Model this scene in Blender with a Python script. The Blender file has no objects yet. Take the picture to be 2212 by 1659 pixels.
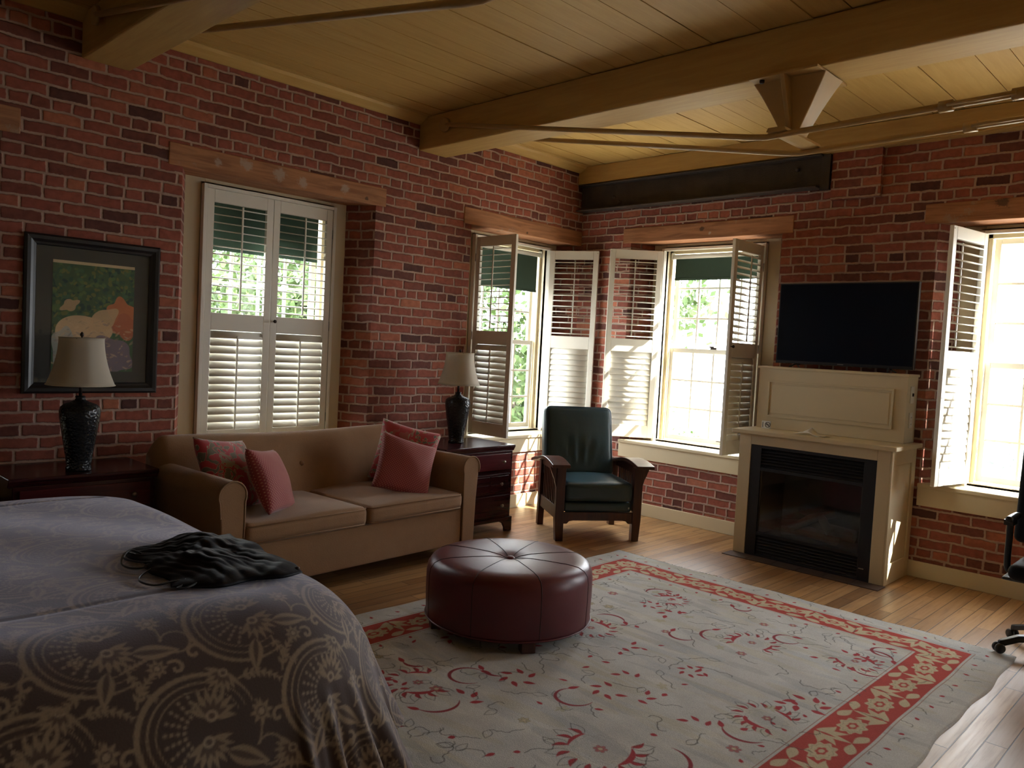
import bpy, math, random
import numpy as np
from mathutils import Matrix, Vector

R = math.radians
C = bpy.context.scene.collection
sc = bpy.context.scene

# ------------------------------------------------------------------ camera
YAW, PIT, ROL = R(46.005), R(-2.769), R(2.988)
fw = Vector((math.sin(YAW)*math.cos(PIT), math.cos(YAW)*math.cos(PIT), math.sin(PIT)))
rt = Vector((math.cos(YAW), -math.sin(YAW), 0))
up = rt.cross(fw)
r2 = rt*math.cos(ROL) + up*math.sin(ROL)
u2 = -rt*math.sin(ROL) + up*math.cos(ROL)
cd = bpy.data.cameras.new('camera')
cam = bpy.data.objects.new('camera', cd)
C.objects.link(cam)
m = Matrix((r2, u2, -fw)).transposed().to_4x4()
m.translation = (0, 0, 1.5)
cam.matrix_world = m
cd.sensor_width = 36
cd.lens = 1707.4/2212*36
cd.clip_start = 0.05
sc.camera = cam

# ------------------------------------------------------------------ world, sun, exposure
sc.view_settings.view_transform = 'Standard'
sc.view_settings.look = 'None'
sc.view_settings.gamma = 1
sc.view_settings.exposure = 1.5
wd = bpy.data.worlds.new('world')
sc.world = wd
wd.use_nodes = True
wn = wd.node_tree
wn.nodes.clear()
wo = wn.nodes.new('ShaderNodeOutputWorld')
wb = wn.nodes.new('ShaderNodeBackground')
wb.inputs[0].default_value = (0.90, 0.94, 1.0, 1)
wb.inputs[1].default_value = 6.0
wn.links.new(wb.outputs[0], wo.inputs[0])
sd = bpy.data.lights.new('sun', 'SUN')
sd.energy = 16
sd.color = (1.0, 0.93, 0.82)
sd.angle = R(0.6)
sun = bpy.data.objects.new('sun', sd)
C.objects.link(sun)
sun.rotation_euler = Vector((-1, 1.52, -1.62)).to_track_quat('-Z', 'Y').to_euler()
sun.location = (12, -6, 12)
try:
    sc.cycles.use_denoising = True
    sc.cycles.max_bounces = 10
    sc.cycles.diffuse_bounces = 6
    sc.cycles.transparent_max_bounces = 24
    sc.cycles.sample_clamp_indirect = 6
except Exception:
    pass

YW, XW = 5.03, 6.09          # faces of the left and right brick walls
CEIL = 3.265
NW = 1.485                   # width of a window niche
ND, SPL = 0.227, 0.115       # niche depth, splay of its cheeks
L_NICHE = [-0.34, 2.13, 4.61]
R_NICHE = [2.942, 0.305, -2.33]

def portal(name, loc, rot):
    a = bpy.data.lights.new(name, 'AREA')
    a.shape = 'RECTANGLE'
    a.size, a.size_y = 1.0, 1.8
    a.energy = 1
    a.cycles.is_portal = True
    o = bpy.data.objects.new(name, a)
    C.objects.link(o)
    o.location = loc
    o.rotation_euler = rot
for s in L_NICHE:
    portal('portal', (s+NW/2, YW+0.5, 1.58), (R(-90), 0, 0))
for s in R_NICHE:
    portal('portal', (XW+0.5, s+NW/2, 1.58), (R(90), 0, R(90)))

# ------------------------------------------------------------------ node helpers
class NT:
    def __init__(s, name):
        s.m = bpy.data.materials.new(name)
        s.m.use_nodes = True
        s.t = s.m.node_tree
        s.t.nodes.clear()
        s.out = s.t.nodes.new('ShaderNodeOutputMaterial')
        s.b = s.t.nodes.new('ShaderNodeBsdfPrincipled')
        s.t.links.new(s.b.outputs[0], s.out.inputs[0])
    def n(s, typ, ins=None, **kw):
        nd = s.t.nodes.new(typ)
        for k, v in kw.items():
            setattr(nd, k, v)
        for k, v in (ins or {}).items():
            s.set(nd.inputs[k], v)
        return nd
    def set(s, sock, v):
        if isinstance(v, bpy.types.NodeSocket):
            s.t.links.new(v, sock)
        elif isinstance(v, bpy.types.Node):
            s.t.links.new(v.outputs[0], sock)
        else:
            if hasattr(sock, 'default_value') and sock.type == 'RGBA' and len(v) == 3:
                v = (*v, 1)
            sock.default_value = v
    def M(s, op, a, b=0.0, c=0.0, clamp=False):
        nd = s.t.nodes.new('ShaderNodeMath')
        nd.operation = op
        nd.use_clamp = clamp
        s.set(nd.inputs[0], a); s.set(nd.inputs[1], b); s.set(nd.inputs[2], c)
        return nd.outputs[0]
    def mix(s, f, a, b, blend='MIX'):
        nd = s.t.nodes.new('ShaderNodeMix')
        nd.data_type = 'RGBA'
        nd.blend_type = blend
        s.set(nd.inputs[0], f); s.set(nd.inputs[6], a); s.set(nd.inputs[7], b)
        return nd.outputs[2]
    def step(s, v, a, b, lo=0.0, hi=1.0):
        nd = s.t.nodes.new('ShaderNodeMapRange')
        nd.interpolation_type = 'SMOOTHSTEP'
        s.set(nd.inputs[0], v)
        for i, q in enumerate((a, b, lo, hi)):
            s.set(nd.inputs[i+1], q)
        return nd.outputs[0]
    def bump(s, h, strength, dist=0.01):
        nd = s.n('ShaderNodeBump', {'Height': h, 'Strength': strength, 'Distance': dist})
        s.set(s.b.inputs['Normal'], nd.outputs[0])
    def P(s, **kw):
        for k, v in kw.items():
            s.set(s.b.inputs[k.replace('_', ' ')], v)
        return s

def plain(name, col, rough=0.5, noise=0.0, nscale=8, metal=0.0, bump=0.0, sheen=0.0, coat=0.0, spec=0.5):
    t = NT(name)
    co = t.n('ShaderNodeTexCoord').outputs['Object']
    nz = t.n('ShaderNodeTexNoise', {'Vector': co, 'Scale': nscale, 'Detail': 4.0})
    k = t.M('MULTIPLY_ADD', nz.outputs[0], 2*noise, 1-noise)
    t.P(Base_Color=t.mix(1.0, col, t.n('ShaderNodeCombineColor', {0: k, 1: k, 2: k}).outputs[0], 'MULTIPLY'),
        Roughness=rough, Metallic=metal, Coat_Weight=coat, Specular_IOR_Level=spec)
    if sheen:
        t.P(Sheen_Weight=sheen, Sheen_Roughness=0.4)
    if bump:
        n2 = t.n('ShaderNodeTexNoise', {'Vector': co, 'Scale': nscale*12, 'Detail': 3.0})
        t.bump(n2.outputs[0], bump, 0.004)
    return t.m

def brick_mat(name='red_brick'):
    t = NT(name)
    uv = t.n('ShaderNodeUVMap').outputs[0]
    n1 = t.n('ShaderNodeTexNoise', {'Vector': uv, 'Scale': 9.0, 'Detail': 3.0})
    n1b = t.n('ShaderNodeTexNoise', {'Vector': uv, 'Scale': 60.0, 'Detail': 3.0})
    sep = t.n('ShaderNodeSeparateXYZ', {0: uv})
    sn = t.n('ShaderNodeSeparateColor', {0: n1.outputs[1]})
    sn2 = t.n('ShaderNodeSeparateColor', {0: n1b.outputs[1]})
    u = t.M('ADD', sep.outputs[0], t.M('MULTIPLY_ADD', sn.outputs[0], 0.016, -0.008))
    v = t.M('ADD', sep.outputs[1], t.M('MULTIPLY_ADD', sn.outputs[1], 0.024, -0.012))
    u = t.M('ADD', u, t.M('MULTIPLY_ADD', sn2.outputs[0], 0.007, -0.0035))
    v = t.M('ADD', v, t.M('MULTIPLY_ADD', sn2.outputs[1], 0.009, -0.0045))
    H = 0.0705
    vr = t.M('DIVIDE', v, H)
    row = t.M('FLOOR', vr)
    fv = t.M('FRACT', vr)
    hdr = t.M('COMPARE', t.M('MODULO', t.M('ADD', row, 600.0), 6.0), 2.0, 0.2)
    bw = t.M('MULTIPLY_ADD', hdr, -0.105, 0.212)
    rnd = t.n('ShaderNodeTexWhiteNoise', {'W': row}, noise_dimensions='1D').outputs[0]
    off = t.M('ADD', t.M('MULTIPLY', t.M('MODULO', t.M('ADD', row, 600.0), 2.0), 0.106), t.M('MULTIPLY', rnd, 0.05))
    uu = t.M('DIVIDE', t.M('ADD', u, off), bw)
    cu = t.M('FLOOR', uu)
    fu = t.M('FRACT', uu)
    du = t.M('MULTIPLY', t.M('MINIMUM', fu, t.M('SUBTRACT', 1.0, fu)), bw)
    dv = t.M('MULTIPLY', t.M('MINIMUM', fv, t.M('SUBTRACT', 1.0, fv)), H)
    # rounded corners: 1/(1/du^k+1/dv^k)
    q = t.M('ADD', t.M('POWER', t.M('MAXIMUM', du, 0.0005), -4.0), t.M('POWER', t.M('MAXIMUM', dv, 0.0005), -4.0))
    dd = t.M('POWER', q, -0.25)
    mask = t.step(dd, 0.0055, 0.0095)
    cell = t.n('ShaderNodeCombineXYZ', {0: cu, 1: row})
    wn_ = t.n('ShaderNodeTexWhiteNoise', {'Vector': cell}, noise_dimensions='2D')
    ramp = t.n('ShaderNodeValToRGB', {0: wn_.outputs[0]})
    cr = ramp.color_ramp
    cols = [(0.0, (0.085, 0.034, 0.030)), (0.14, (0.17, 0.056, 0.042)), (0.45, (0.245, 0.072, 0.051)), (0.8, (0.29, 0.088, 0.060)), (1.0, (0.37, 0.130, 0.075))]
    cr.elements[0].position = 0; cr.elements[0].color = (*cols[0][1], 1)
    cr.elements[1].position = 1; cr.elements[1].color = (*cols[-1][1], 1)
    for p_, c_ in cols[1:-1]:
        e = cr.elements.new(p_); e.color = (*c_, 1)
    n3 = t.n('ShaderNodeTexNoise', {'Vector': uv, 'Scale': 25.0, 'Detail': 5.0})
    k3 = t.M('MULTIPLY_ADD', n3.outputs[0], 0.9, 0.55)
    bc = t.mix(1.0, ramp.outputs[0], t.n('ShaderNodeCombineColor', {0: k3, 1: k3, 2: k3}).outputs[0], 'MULTIPLY')
    # pale smears of lime on some bricks
    n4 = t.n('ShaderNodeTexNoise', {'Vector': uv, 'Scale': 3.5, 'Detail': 7.0, 'Roughness': 0.75})
    bc = t.mix(t.step(n4.outputs[0], 0.62, 0.78, 0, 0.45), bc, (0.40, 0.27, 0.22))
    mc = t.mix(t.n('ShaderNodeTexNoise', {'Vector': uv, 'Scale': 14.0}).outputs[0], (0.46, 0.32, 0.26), (0.32, 0.205, 0.165))
    t.P(Base_Color=t.mix(mask, mc, bc), Roughness=0.85, Specular_IOR_Level=0.25)
    h = t.M('ADD', t.M('MULTIPLY', t.step(dd, 0.003, 0.012), 1.0), t.M('MULTIPLY', n3.outputs[0], 0.35))
    t.bump(h, 0.8, 0.008)
    return t.m

def floor_mat():
    t = NT('oak_floor')
    uv = t.n('ShaderNodeUVMap').outputs[0]
    sep = t.n('ShaderNodeSeparateXYZ', {0: uv})
    W = 0.083
    vr = t.M('DIVIDE', sep.outputs[1], W)
    row = t.M('FLOOR', vr)
    fv = t.M('FRACT', vr)
    rnd = t.n('ShaderNodeTexWhiteNoise', {'W': row}, noise_dimensions='1D').outputs[0]
    uu = t.M('DIVIDE', t.M('ADD', sep.outputs[0], t.M('MULTIPLY', rnd, 5.0)), 1.15)
    cu = t.M('FLOOR', uu)
    fu = t.M('FRACT', uu)
    du = t.M('MULTIPLY', t.M('MINIMUM', fu, t.M('SUBTRACT', 1.0, fu)), 1.15)
    dv = t.M('MULTIPLY', t.M('MINIMUM', fv, t.M('SUBTRACT', 1.0, fv)), W)
    gap = t.step(t.M('MINIMUM', du, dv), 0.0010, 0.0030)
    cell = t.n('ShaderNodeCombineXYZ', {0: cu, 1: row})
    w = t.n('ShaderNodeTexWhiteNoise', {'Vector': cell}, noise_dimensions='2D')
    mp = t.n('ShaderNodeMapping', {'Vector': uv, 'Scale': (1.6, 26.0, 1.0)})
    add = t.n('ShaderNodeVectorMath', {0: mp.outputs[0], 1: w.outputs[1]}, operation='ADD')
    g = t.n('ShaderNodeTexNoise', {'Vector': add.outputs[0], 'Scale': 1.6, 'Detail': 6.0, 'Roughness': 0.65})
    base = t.mix(w.outputs[0], (0.25, 0.125, 0.048), (0.50, 0.29, 0.125))
    base = t.mix(t.step(g.outputs[0], 0.45, 0.75, 0, 0.55), base, (0.20, 0.10, 0.045))
    n5 = t.n('ShaderNodeTexNoise', {'Vector': uv, 'Scale': 1.3, 'Detail': 5.0})
    base = t.mix(t.step(n5.outputs[0], 0.52, 0.7, 0, 0.45), base, (0.17, 0.10, 0.06))
    t.P(Base_Color=t.mix(gap, (0.04, 0.02, 0.01), base), Roughness=t.step(g.outputs[0], 0.2, 0.8, 0.30, 0.46))
    t.bump(t.M('ADD', gap, t.M('MULTIPLY', g.outputs[0], 0.12)), 0.35, 0.002)
    return t.m

def wood_mat(name, c1, c2, axis='X', rough=0.6, scale=1.0, patches=False, bump=0.25, marks=()):
    t = NT(name)
    co = t.n('ShaderNodeTexCoord').outputs['Object']
    s = {'X': (1.2, 14, 14), 'Y': (14, 1.2, 14), 'Z': (14, 14, 1.2)}[axis]
    mp = t.n('ShaderNodeMapping', {'Vector': co, 'Scale': tuple(q*scale for q in s)})
    g = t.n('ShaderNodeTexNoise', {'Vector': mp.outputs[0], 'Scale': 2.2, 'Detail': 6.0, 'Roughness': 0.6, 'Distortion': 0.6})
    col = t.mix(t.step(g.outputs[0], 0.3, 0.72), c1, c2)
    if patches:
        n = t.n('ShaderNodeTexNoise', {'Vector': co, 'Scale': 3.4, 'Detail': 6.0, 'Roughness': 0.72})
        col = t.mix(t.step(n.outputs[0], 0.60, 0.68, 0, 0.6), col, (0.36, 0.27, 0.2))
        vo = t.n('ShaderNodeTexVoronoi', {'Vector': co, 'Scale': 3.2})
        col = t.mix(t.step(vo.outputs['Distance'], 0.05, 0.09, 0.8, 0), col, (0.05, 0.025, 0.012))
    for (px_, py_, pz_), rr, mcol in marks:
        n = t.n('ShaderNodeTexNoise', {'Vector': co, 'Scale': 24.0, 'Detail': 4.0, 'Roughness': 0.7})
        dd = t.n('ShaderNodeVectorMath', {0: co, 1: (px_, py_, pz_)}, operation='DISTANCE').outputs['Value']
        dd = t.M('ADD', dd, t.M('MULTIPLY_ADD', n.outputs[0], rr*2.4, -rr*1.2))
        col = t.mix(t.step(dd, rr*0.5, rr, 0.75, 0), col, mcol)
    t.P(Base_Color=col, Roughness=rough)
    t.bump(g.outputs[0], bump, 0.003)
    return t.m

def glass_mat():
    t = NT('window_glass')
    t.t.nodes.remove(t.b)
    tr = t.n('ShaderNodeBsdfTransparent', {0: (0.96, 0.98, 0.97, 1)})
    gl = t.n('ShaderNodeBsdfGlossy', {0: (1, 1, 1, 1), 'Roughness': 0.02})
    fr = t.n('ShaderNodeLayerWeight', {0: 0.5})
    mx = t.n('ShaderNodeMixShader', {0: t.M('MULTIPLY_ADD', t.M('POWER', fr.outputs[1], 5.0), 0.85, 0.04), 1: tr.outputs[0], 2: gl.outputs[0]})
    t.t.links.new(mx.outputs[0], t.out.inputs[0])
    return t.m

def attr_mat(name, rough=0.9, sheen=0.0, noise=0.15, nscale=300, sheen_tint=(1, 1, 1), bump=0.3, sheen_rough=0.4):
    t = NT(name)
    a = t.n('ShaderNodeAttribute', attribute_name='pattern')
    co = t.n('ShaderNodeTexCoord').outputs['Object']
    nz = t.n('ShaderNodeTexNoise', {'Vector': co, 'Scale': float(nscale), 'Detail': 2.0})
    nb = t.n('ShaderNodeTexNoise', {'Vector': co, 'Scale': 5.0, 'Detail': 5.0})
    k = t.M('ADD', t.M('MULTIPLY_ADD', nz.outputs[0], 2*noise, 1-noise), t.M('MULTIPLY_ADD', nb.outputs[0], 0.5, -0.25))
    t.P(Base_Color=t.mix(1.0, a.outputs[0], t.n('ShaderNodeCombineColor', {0: k, 1: k, 2: k}).outputs[0], 'MULTIPLY'),
        Roughness=rough, Specular_IOR_Level=0.2)
    if sheen:
        t.P(Sheen_Weight=sheen, Sheen_Roughness=sheen_rough, Sheen_Tint=(*sheen_tint, 1))
    t.bump(nz.outputs[0], bump, 0.002)
    return t.m

def dotted_mat():
    t = NT('red_dotted_fabric')
    uv = t.n('ShaderNodeUVMap').outputs[0]
    mp = t.n('ShaderNodeMapping', {'Vector': uv, 'Rotation': (0, 0, R(45)), 'Scale': (75.0, 75.0, 1.0)})
    sep = t.n('ShaderNodeSeparateXYZ', {0: mp.outputs[0]})
    a = t.M('ABSOLUTE', t.M('SUBTRACT', t.M('FRACT', sep.outputs[0]), 0.5))
    b = t.M('ABSOLUTE', t.M('SUBTRACT', t.M('FRACT', sep.outputs[1]), 0.5))
    d = t.M('ADD', t.M('MULTIPLY', a, a), t.M('MULTIPLY', b, b))
    msk = t.step(d, 0.03, 0.07, 1, 0)
    t.P(Base_Color=t.mix(msk, (0.26, 0.030, 0.034), (0.46, 0.20, 0.13)), Roughness=0.75, Sheen_Weight=0.3)
    t.bump(msk, 0.3, 0.002)
    return t.m

def floral_mat():
    t = NT('red_floral_fabric')
    uv = t.n('ShaderNodeUVMap').outputs[0]
    n = t.n('ShaderNodeTexNoise', {'Vector': uv, 'Scale': 7.0, 'Detail': 2.0})
    w = t.n('ShaderNodeVectorMath', {0: uv, 1: n.outputs[1]}, operation='ADD')
    v = t.n('ShaderNodeTexVoronoi', {'Vector': w.outputs[0], 'Scale': 8.0}, feature='F1')
    v2 = t.n('ShaderNodeTexVoronoi', {'Vector': w.outputs[0], 'Scale': 8.0}, feature='DISTANCE_TO_EDGE')
    sep = t.n('ShaderNodeSeparateColor', {0: v.outputs['Color']})
    leaf = t.M('MULTIPLY', t.step(sep.outputs[0], 0.45, 0.50), t.step(v2.outputs['Distance'], 0.05, 0.09))
    c2 = t.mix(t.step(sep.outputs[1], 0.4, 0.6), (0.27, 0.21, 0.13), (0.12, 0.10, 0.065))
    rim = t.step(v2.outputs['Distance'], 0.09, 0.13, 1, 0)
    c2 = t.mix(rim, c2, (0.42, 0.30, 0.20))
    t.P(Base_Color=t.mix(leaf, (0.36, 0.022, 0.03), c2), Roughness=0.7, Sheen_Weight=0.3)
    t.bump(leaf, 0.2, 0.002)
    return t.m

CREAM = (0.60, 0.53, 0.39)
M = dict(
    brick=brick_mat(), floor=floor_mat(), glass=glass_mat(),
    cream=plain('cream_paint', (0.63, 0.54, 0.36), 0.45, 0.04, 3),
    white=plain('white_paint', (0.74, 0.72, 0.65), 0.4, 0.03, 4),
    ceil=wood_mat('yellow_painted_boards', (0.50, 0.315, 0.090), (0.56, 0.37, 0.118), 'X', 0.55, bump=0.1),
    beam=wood_mat('yellow_painted_beam', (0.45, 0.28, 0.085), (0.52, 0.34, 0.112), 'Y', 0.55, bump=0.15),
    lintelx=wood_mat('weathered_timber_x', (0.44, 0.20, 0.090), (0.24, 0.10, 0.045), 'X', 0.75, patches=True, marks=[((x_, 5.022, z_), r_, (0.42, 0.33, 0.27)) for x_, z_, r_ in ((2.36, 2.585, 0.035), (2.55, 2.615, 0.045), (2.79, 2.590, 0.055), (2.97, 2.575, 0.045), (3.33, 2.585, 0.04))]+[((3.52, 5.022, 2.55), 0.018, (0.04, 0.02, 0.01)), ((5.3, 5.022, 2.54), 0.015, (0.04, 0.02, 0.01))]),
    lintely=wood_mat('weathered_timber_y', (0.44, 0.20, 0.090), (0.24, 0.10, 0.045), 'Y', 0.75, patches=True, marks=[((6.082, 1.40, 2.625), 0.045, (0.06, 0.028, 0.015)), ((6.082, 3.68, 2.60), 0.025, (0.04, 0.02, 0.01)), ((6.082, 3.60, 2.56), 0.016, (0.5, 0.42, 0.34))]),
    iron=plain('rusty_steel', (0.045, 0.033, 0.028), 0.65, 0.6, 9, metal=0.2, bump=0.4),
    ironpaint=plain('painted_iron', (0.43, 0.28, 0.105), 0.42, 0.08, 12),
    black=plain('black_paint', (0.010, 0.010, 0.012), 0.35, 0.1, 20),
    blackmetal=plain('black_metal', (0.005, 0.006, 0.010), 0.5, 0.1, 20, bump=0.1),
    urn=None,
    cherry=wood_mat('dark_cherry', (0.052, 0.010, 0.012), (0.030, 0.006, 0.008), 'X', 0.22, bump=0.05),
    cherryred=wood_mat('red_cherry', (0.10, 0.014, 0.018), (0.06, 0.008, 0.011), 'X', 0.25, bump=0.05),
    mission=wood_mat('mission_oak', (0.085, 0.026, 0.014), (0.045, 0.014, 0.009), 'Z', 0.3, bump=0.08),
    teal=plain('dark_green_leather', (0.028, 0.060, 0.076), 0.34, 0.25, 6, bump=0.12),
    wine=plain('wine_leather', (0.105, 0.016, 0.024), 0.37, 0.18, 5, bump=0.08),
    winedark=plain('leather_seam', (0.02, 0.004, 0.006), 0.5),
    sofa=plain('tan_chenille', (0.27, 0.150, 0.074), 0.9, 0.12, 12, bump=0.35, sheen=0.25),
    sofapipe=plain('tan_piping', (0.25, 0.14, 0.07), 0.85, 0.1, 20),
    shade=None,
    brass=plain('pewter', (0.35, 0.33, 0.30), 0.3, metal=1.0),
    rod=plain('bronze_rod', (0.05, 0.035, 0.03), 0.4, metal=0.7),
    blind=plain('green_blind', (0.040, 0.078, 0.055), 0.9, 0.06, 30),
    screen=plain('screen_glass', (0.004, 0.007, 0.015), 0.22, 0.1, 4, spec=0.22),
    matboard=plain('grey_mat', (0.055, 0.055, 0.052), 0.9, 0.06, 30),
    nylon=plain('black_nylon', (0.0035, 0.004, 0.007), 0.55, 0.2, 8, bump=0.15, spec=0.16),
    slate=plain('slate_tile', (0.075, 0.048, 0.038), 0.5, 0.3, 14),
    paper=plain('white_paper', (0.75, 0.75, 0.72), 0.8, 0.02),
    plastic=plain('ivory_plastic', (0.66, 0.62, 0.52), 0.4),
    dark=plain('dark_ink', (0.02, 0.02, 0.02), 0.6),
    log=plain('ceramic_log', (0.06, 0.045, 0.034), 0.9, 0.5, 14, bump=0.6),
    firewall=plain('firebox_lining', (0.05, 0.042, 0.035), 0.85, 0.5, 5),
    bark=plain('bark', (0.12, 0.09, 0.065), 0.9, 0.3, 8),
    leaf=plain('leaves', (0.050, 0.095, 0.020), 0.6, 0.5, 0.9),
    leafpale=plain('glare_paled_leaves', (0.26, 0.30, 0.28), 0.8, 0.3, 0.9),  # leaf colour paled to paint in the glare of the bright windows
    bounceground=plain('sun_bounce_ground', (0.42, 0.39, 0.34), 0.9, 0.2, 1.5),  # unseen ground, made pale so sunlight bounces up to the ceiling
    dots=dotted_mat(), floral=floral_mat(),
    duvetbase=plain('bed_base', (0.10, 0.07, 0.05), 0.9),
    fringe=plain('rug_fringe', (0.20, 0.19, 0.16), 0.95),
)
t = NT('hammered_urn')
co = t.n('ShaderNodeTexCoord').outputs['Object']
vo = t.n('ShaderNodeTexVoronoi', {'Vector': co, 'Scale': 75.0})
t.P(Base_Color=(0.012, 0.013, 0.015), Roughness=0.24, Metallic=0.3)
t.bump(vo.outputs['Distance'], 0.6, 0.004)
M['urn'] = t.m
t = NT('linen_shade')
tl = t.n('ShaderNodeBsdfTranslucent', {0: (0.72, 0.66, 0.55, 1)})
t.P(Base_Color=(0.66, 0.61, 0.52), Roughness=0.85)
mx = t.n('ShaderNodeMixShader', {0: 0.35, 1: t.b.outputs[0], 2: tl.outputs[0]})
t.t.links.new(mx.outputs[0], t.out.inputs[0])
M['shade'] = t.m

# ------------------------------------------------------------------ mesh helpers
class MB:
    def __init__(s):
        s.v, s.f, s.sm, s.uv = [], [], [], {}
    def add(s, vs, fs, smooth=False, uvs=None):
        b = len(s.v)
        s.v += [tuple(map(float, q)) for q in vs]
        for i, f in enumerate(fs):
            if uvs is not None:
                s.uv[len(s.f)] = uvs[i]
            s.f.append([b+k for k in f]); s.sm.append(smooth)
        return s
    def box(s, x0, x1, y0, y1, z0, z1):
        vs = [(x, y, z) for x in (x0, x1) for y in (y0, y1) for z in (z0, z1)]
        return s.add(vs, [(0, 1, 3, 2), (4, 6, 7, 5), (0, 4, 5, 1), (2, 3, 7, 6), (0, 2, 6, 4), (1, 5, 7, 3)])
    def prism(s, poly, a0, a1, ax='y', smooth=False):
        # poly in the two other axes (in x,y,z order), extruded along ax
        n = len(poly)
        def P(p, a):
            return {'x': (a, p[0], p[1]), 'y': (p[0], a, p[1]), 'z': (p[0], p[1], a)}[ax]
        vs = [P(p, a0) for p in poly] + [P(p, a1) for p in poly]
        b = len(s.v)
        s.v += [tuple(map(float, q)) for q in vs]
        for i in range(n):
            j = (i+1) % n
            s.f.append([b+i, b+j, b+n+j, b+n+i]); s.sm.append(smooth)
        s.f.append([b+i for i in range(n)][::-1]); s.sm.append(False)
        s.f.append([b+n+i for i in range(n)]); s.sm.append(False)
        return s
    def tube(s, pts, r, n=8, cap=True, closed=False):
        pts = [Vector(p) for p in pts]
        rs = r if isinstance(r, (list, tuple)) else [r]*len(pts)
        b = len(s.v)
        L = len(pts)
        ref = None
        for i, p in enumerate(pts):
            a = pts[(i-1) % L] if (closed or i) else pts[0]
            c = pts[(i+1) % L] if (closed or i < L-1) else pts[-1]
            d = (c-a).normalized()
            if ref is None:
                ref = Vector((0, 0, 1)) if abs(d.z) < 0.9 else Vector((1, 0, 0))
            x = d.cross(ref).normalized(); y = x.cross(d).normalized(); ref = y
            for k in range(n):
                q = 2*math.pi*k/n
                s.v.append(tuple(p + (x*math.cos(q)+y*math.sin(q))*rs[i]))
        for i in range(L if closed else L-1):
            i2 = (i+1) % L
            for k in range(n):
                k2 = (k+1) % n
                s.f.append([b+i*n+k, b+i*n+k2, b+i2*n+k2, b+i2*n+k]); s.sm.append(True)
        if cap and not closed:
            s.f.append([b+k for k in range(n)][::-1]); s.sm.append(False)
            s.f.append([b+(L-1)*n+k for k in range(n)]); s.sm.append(False)
        return s
    def lathe(s, prof, c=(0, 0, 0), n=40, cap=True):
        b = len(s.v)
        for r, z in prof:
            for k in range(n):
                q = 2*math.pi*k/n
                s.v.append((c[0]+r*math.cos(q), c[1]+r*math.sin(q), c[2]+z))
        L = len(prof)
        for i in range(L-1):
            for k in range(n):
                k2 = (k+1) % n
                s.f.append([b+i*n+k, b+i*n+k2, b+(i+1)*n+k2, b+(i+1)*n+k]); s.sm.append(True)
        if cap:
            s.f.append([b+k for k in range(n)][::-1]); s.sm.append(False)
            s.f.append([b+(L-1)*n+k for k in range(n)]); s.sm.append(False)
        return s
    def grid(s, P, uv=None, closed_u=False):
        # P: array (nu, nv, 3)
        nu, nv = P.shape[:2]
        b = len(s.v)
        s.v += [tuple(q) for q in P.reshape(-1, 3).tolist()]
        for i in range(nu if closed_u else nu-1):
            i2 = (i+1) % nu
            for j in range(nv-1):
                if uv is not None:
                    s.uv[len(s.f)] = [tuple(uv[a, c]) for a, c in ((i, j), (i2, j), (i2, j+1), (i, j+1))]
                s.f.append([b+i*nv+j, b+i2*nv+j, b+i2*nv+j+1, b+i*nv+j+1]); s.sm.append(True)
        return s
    def soft(s, cx, cy, cz, sx, sy, sz, r=0.04, bulge=(0, 0, 0), n=7, fn=None):
        h = np.array([sx, sy, sz])/2
        r = min(r, h.min()*0.999)
        def ticks(H):
            e = [0, 0.25, 0.6, 1.0]
            a = [-H+r*q for q in e]
            inner = list(np.linspace(-H+r, H-r, n+2)[1:-1])
            return np.array(a+inner+[-q for q in a[::-1]])
        for ax in range(3):
            o1, o2 = [k for k in range(3) if k != ax]
            t1, t2 = ticks(h[o1]), ticks(h[o2])
            for sg in (-1, 1):
                A, B = np.meshgrid(t1, t2, indexing='ij')
                P = np.zeros(A.shape+(3,))
                P[..., o1] = A; P[..., o2] = B; P[..., ax] = sg*h[ax]
                inner = np.clip(P, -(h-r), h-r)
                d = P-inner
                ln = np.linalg.norm(d, axis=-1, keepdims=True)
                P = inner + d/np.maximum(ln, 1e-9)*r
                N = P/h
                for k in range(3):
                    a, c = [q for q in range(3) if q != k]
                    P[..., k] += bulge[k]*np.clip(1-N[..., a]**2, 0, 1)*np.clip(1-N[..., c]**2, 0, 1)*np.clip(N[..., k]*1.2, -1, 1)
                if fn is not None:
                    P = fn(P)
                P = P + np.array([cx, cy, cz])
                s.grid(P)
        return s
    def xf(s, M4, i0=0):
        s.v = s.v[:i0] + [tuple(M4 @ Vector(q)) for q in s.v[i0:]]
        return s
    def obj(s, name, mat, parent=None, bevel=0.0, seg=2, weld=False):
        me = bpy.data.meshes.new(name)
        me.from_pydata(s.v, [], s.f)
        me.polygons.foreach_set('use_smooth', s.sm)
        if s.uv:
            ul = me.uv_layers.new(name='UVMap')
            for fi, uvs in s.uv.items():
                p = me.polygons[fi]
                for k, li in enumerate(p.loop_indices):
                    ul.data[li].uv = uvs[k]
        me.materials.append(mat)
        if weld or not s.uv:
            import bmesh
            bm = bmesh.new(); bm.from_mesh(me)
            if weld:
                bmesh.ops.remove_doubles(bm, verts=bm.verts, dist=1e-5)
            bmesh.ops.recalc_face_normals(bm, faces=bm.faces)
            bm.to_mesh(me); bm.free()
        me.update()
        o = bpy.data.objects.new(name, me)
        C.objects.link(o)
        if parent is not None:
            o.parent = parent
        if bevel:
            b = o.modifiers.new('bevel', 'BEVEL')
            b.width = bevel; b.segments = seg; b.limit_method = 'ANGLE'; b.angle_limit = R(40)
        return o

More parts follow.
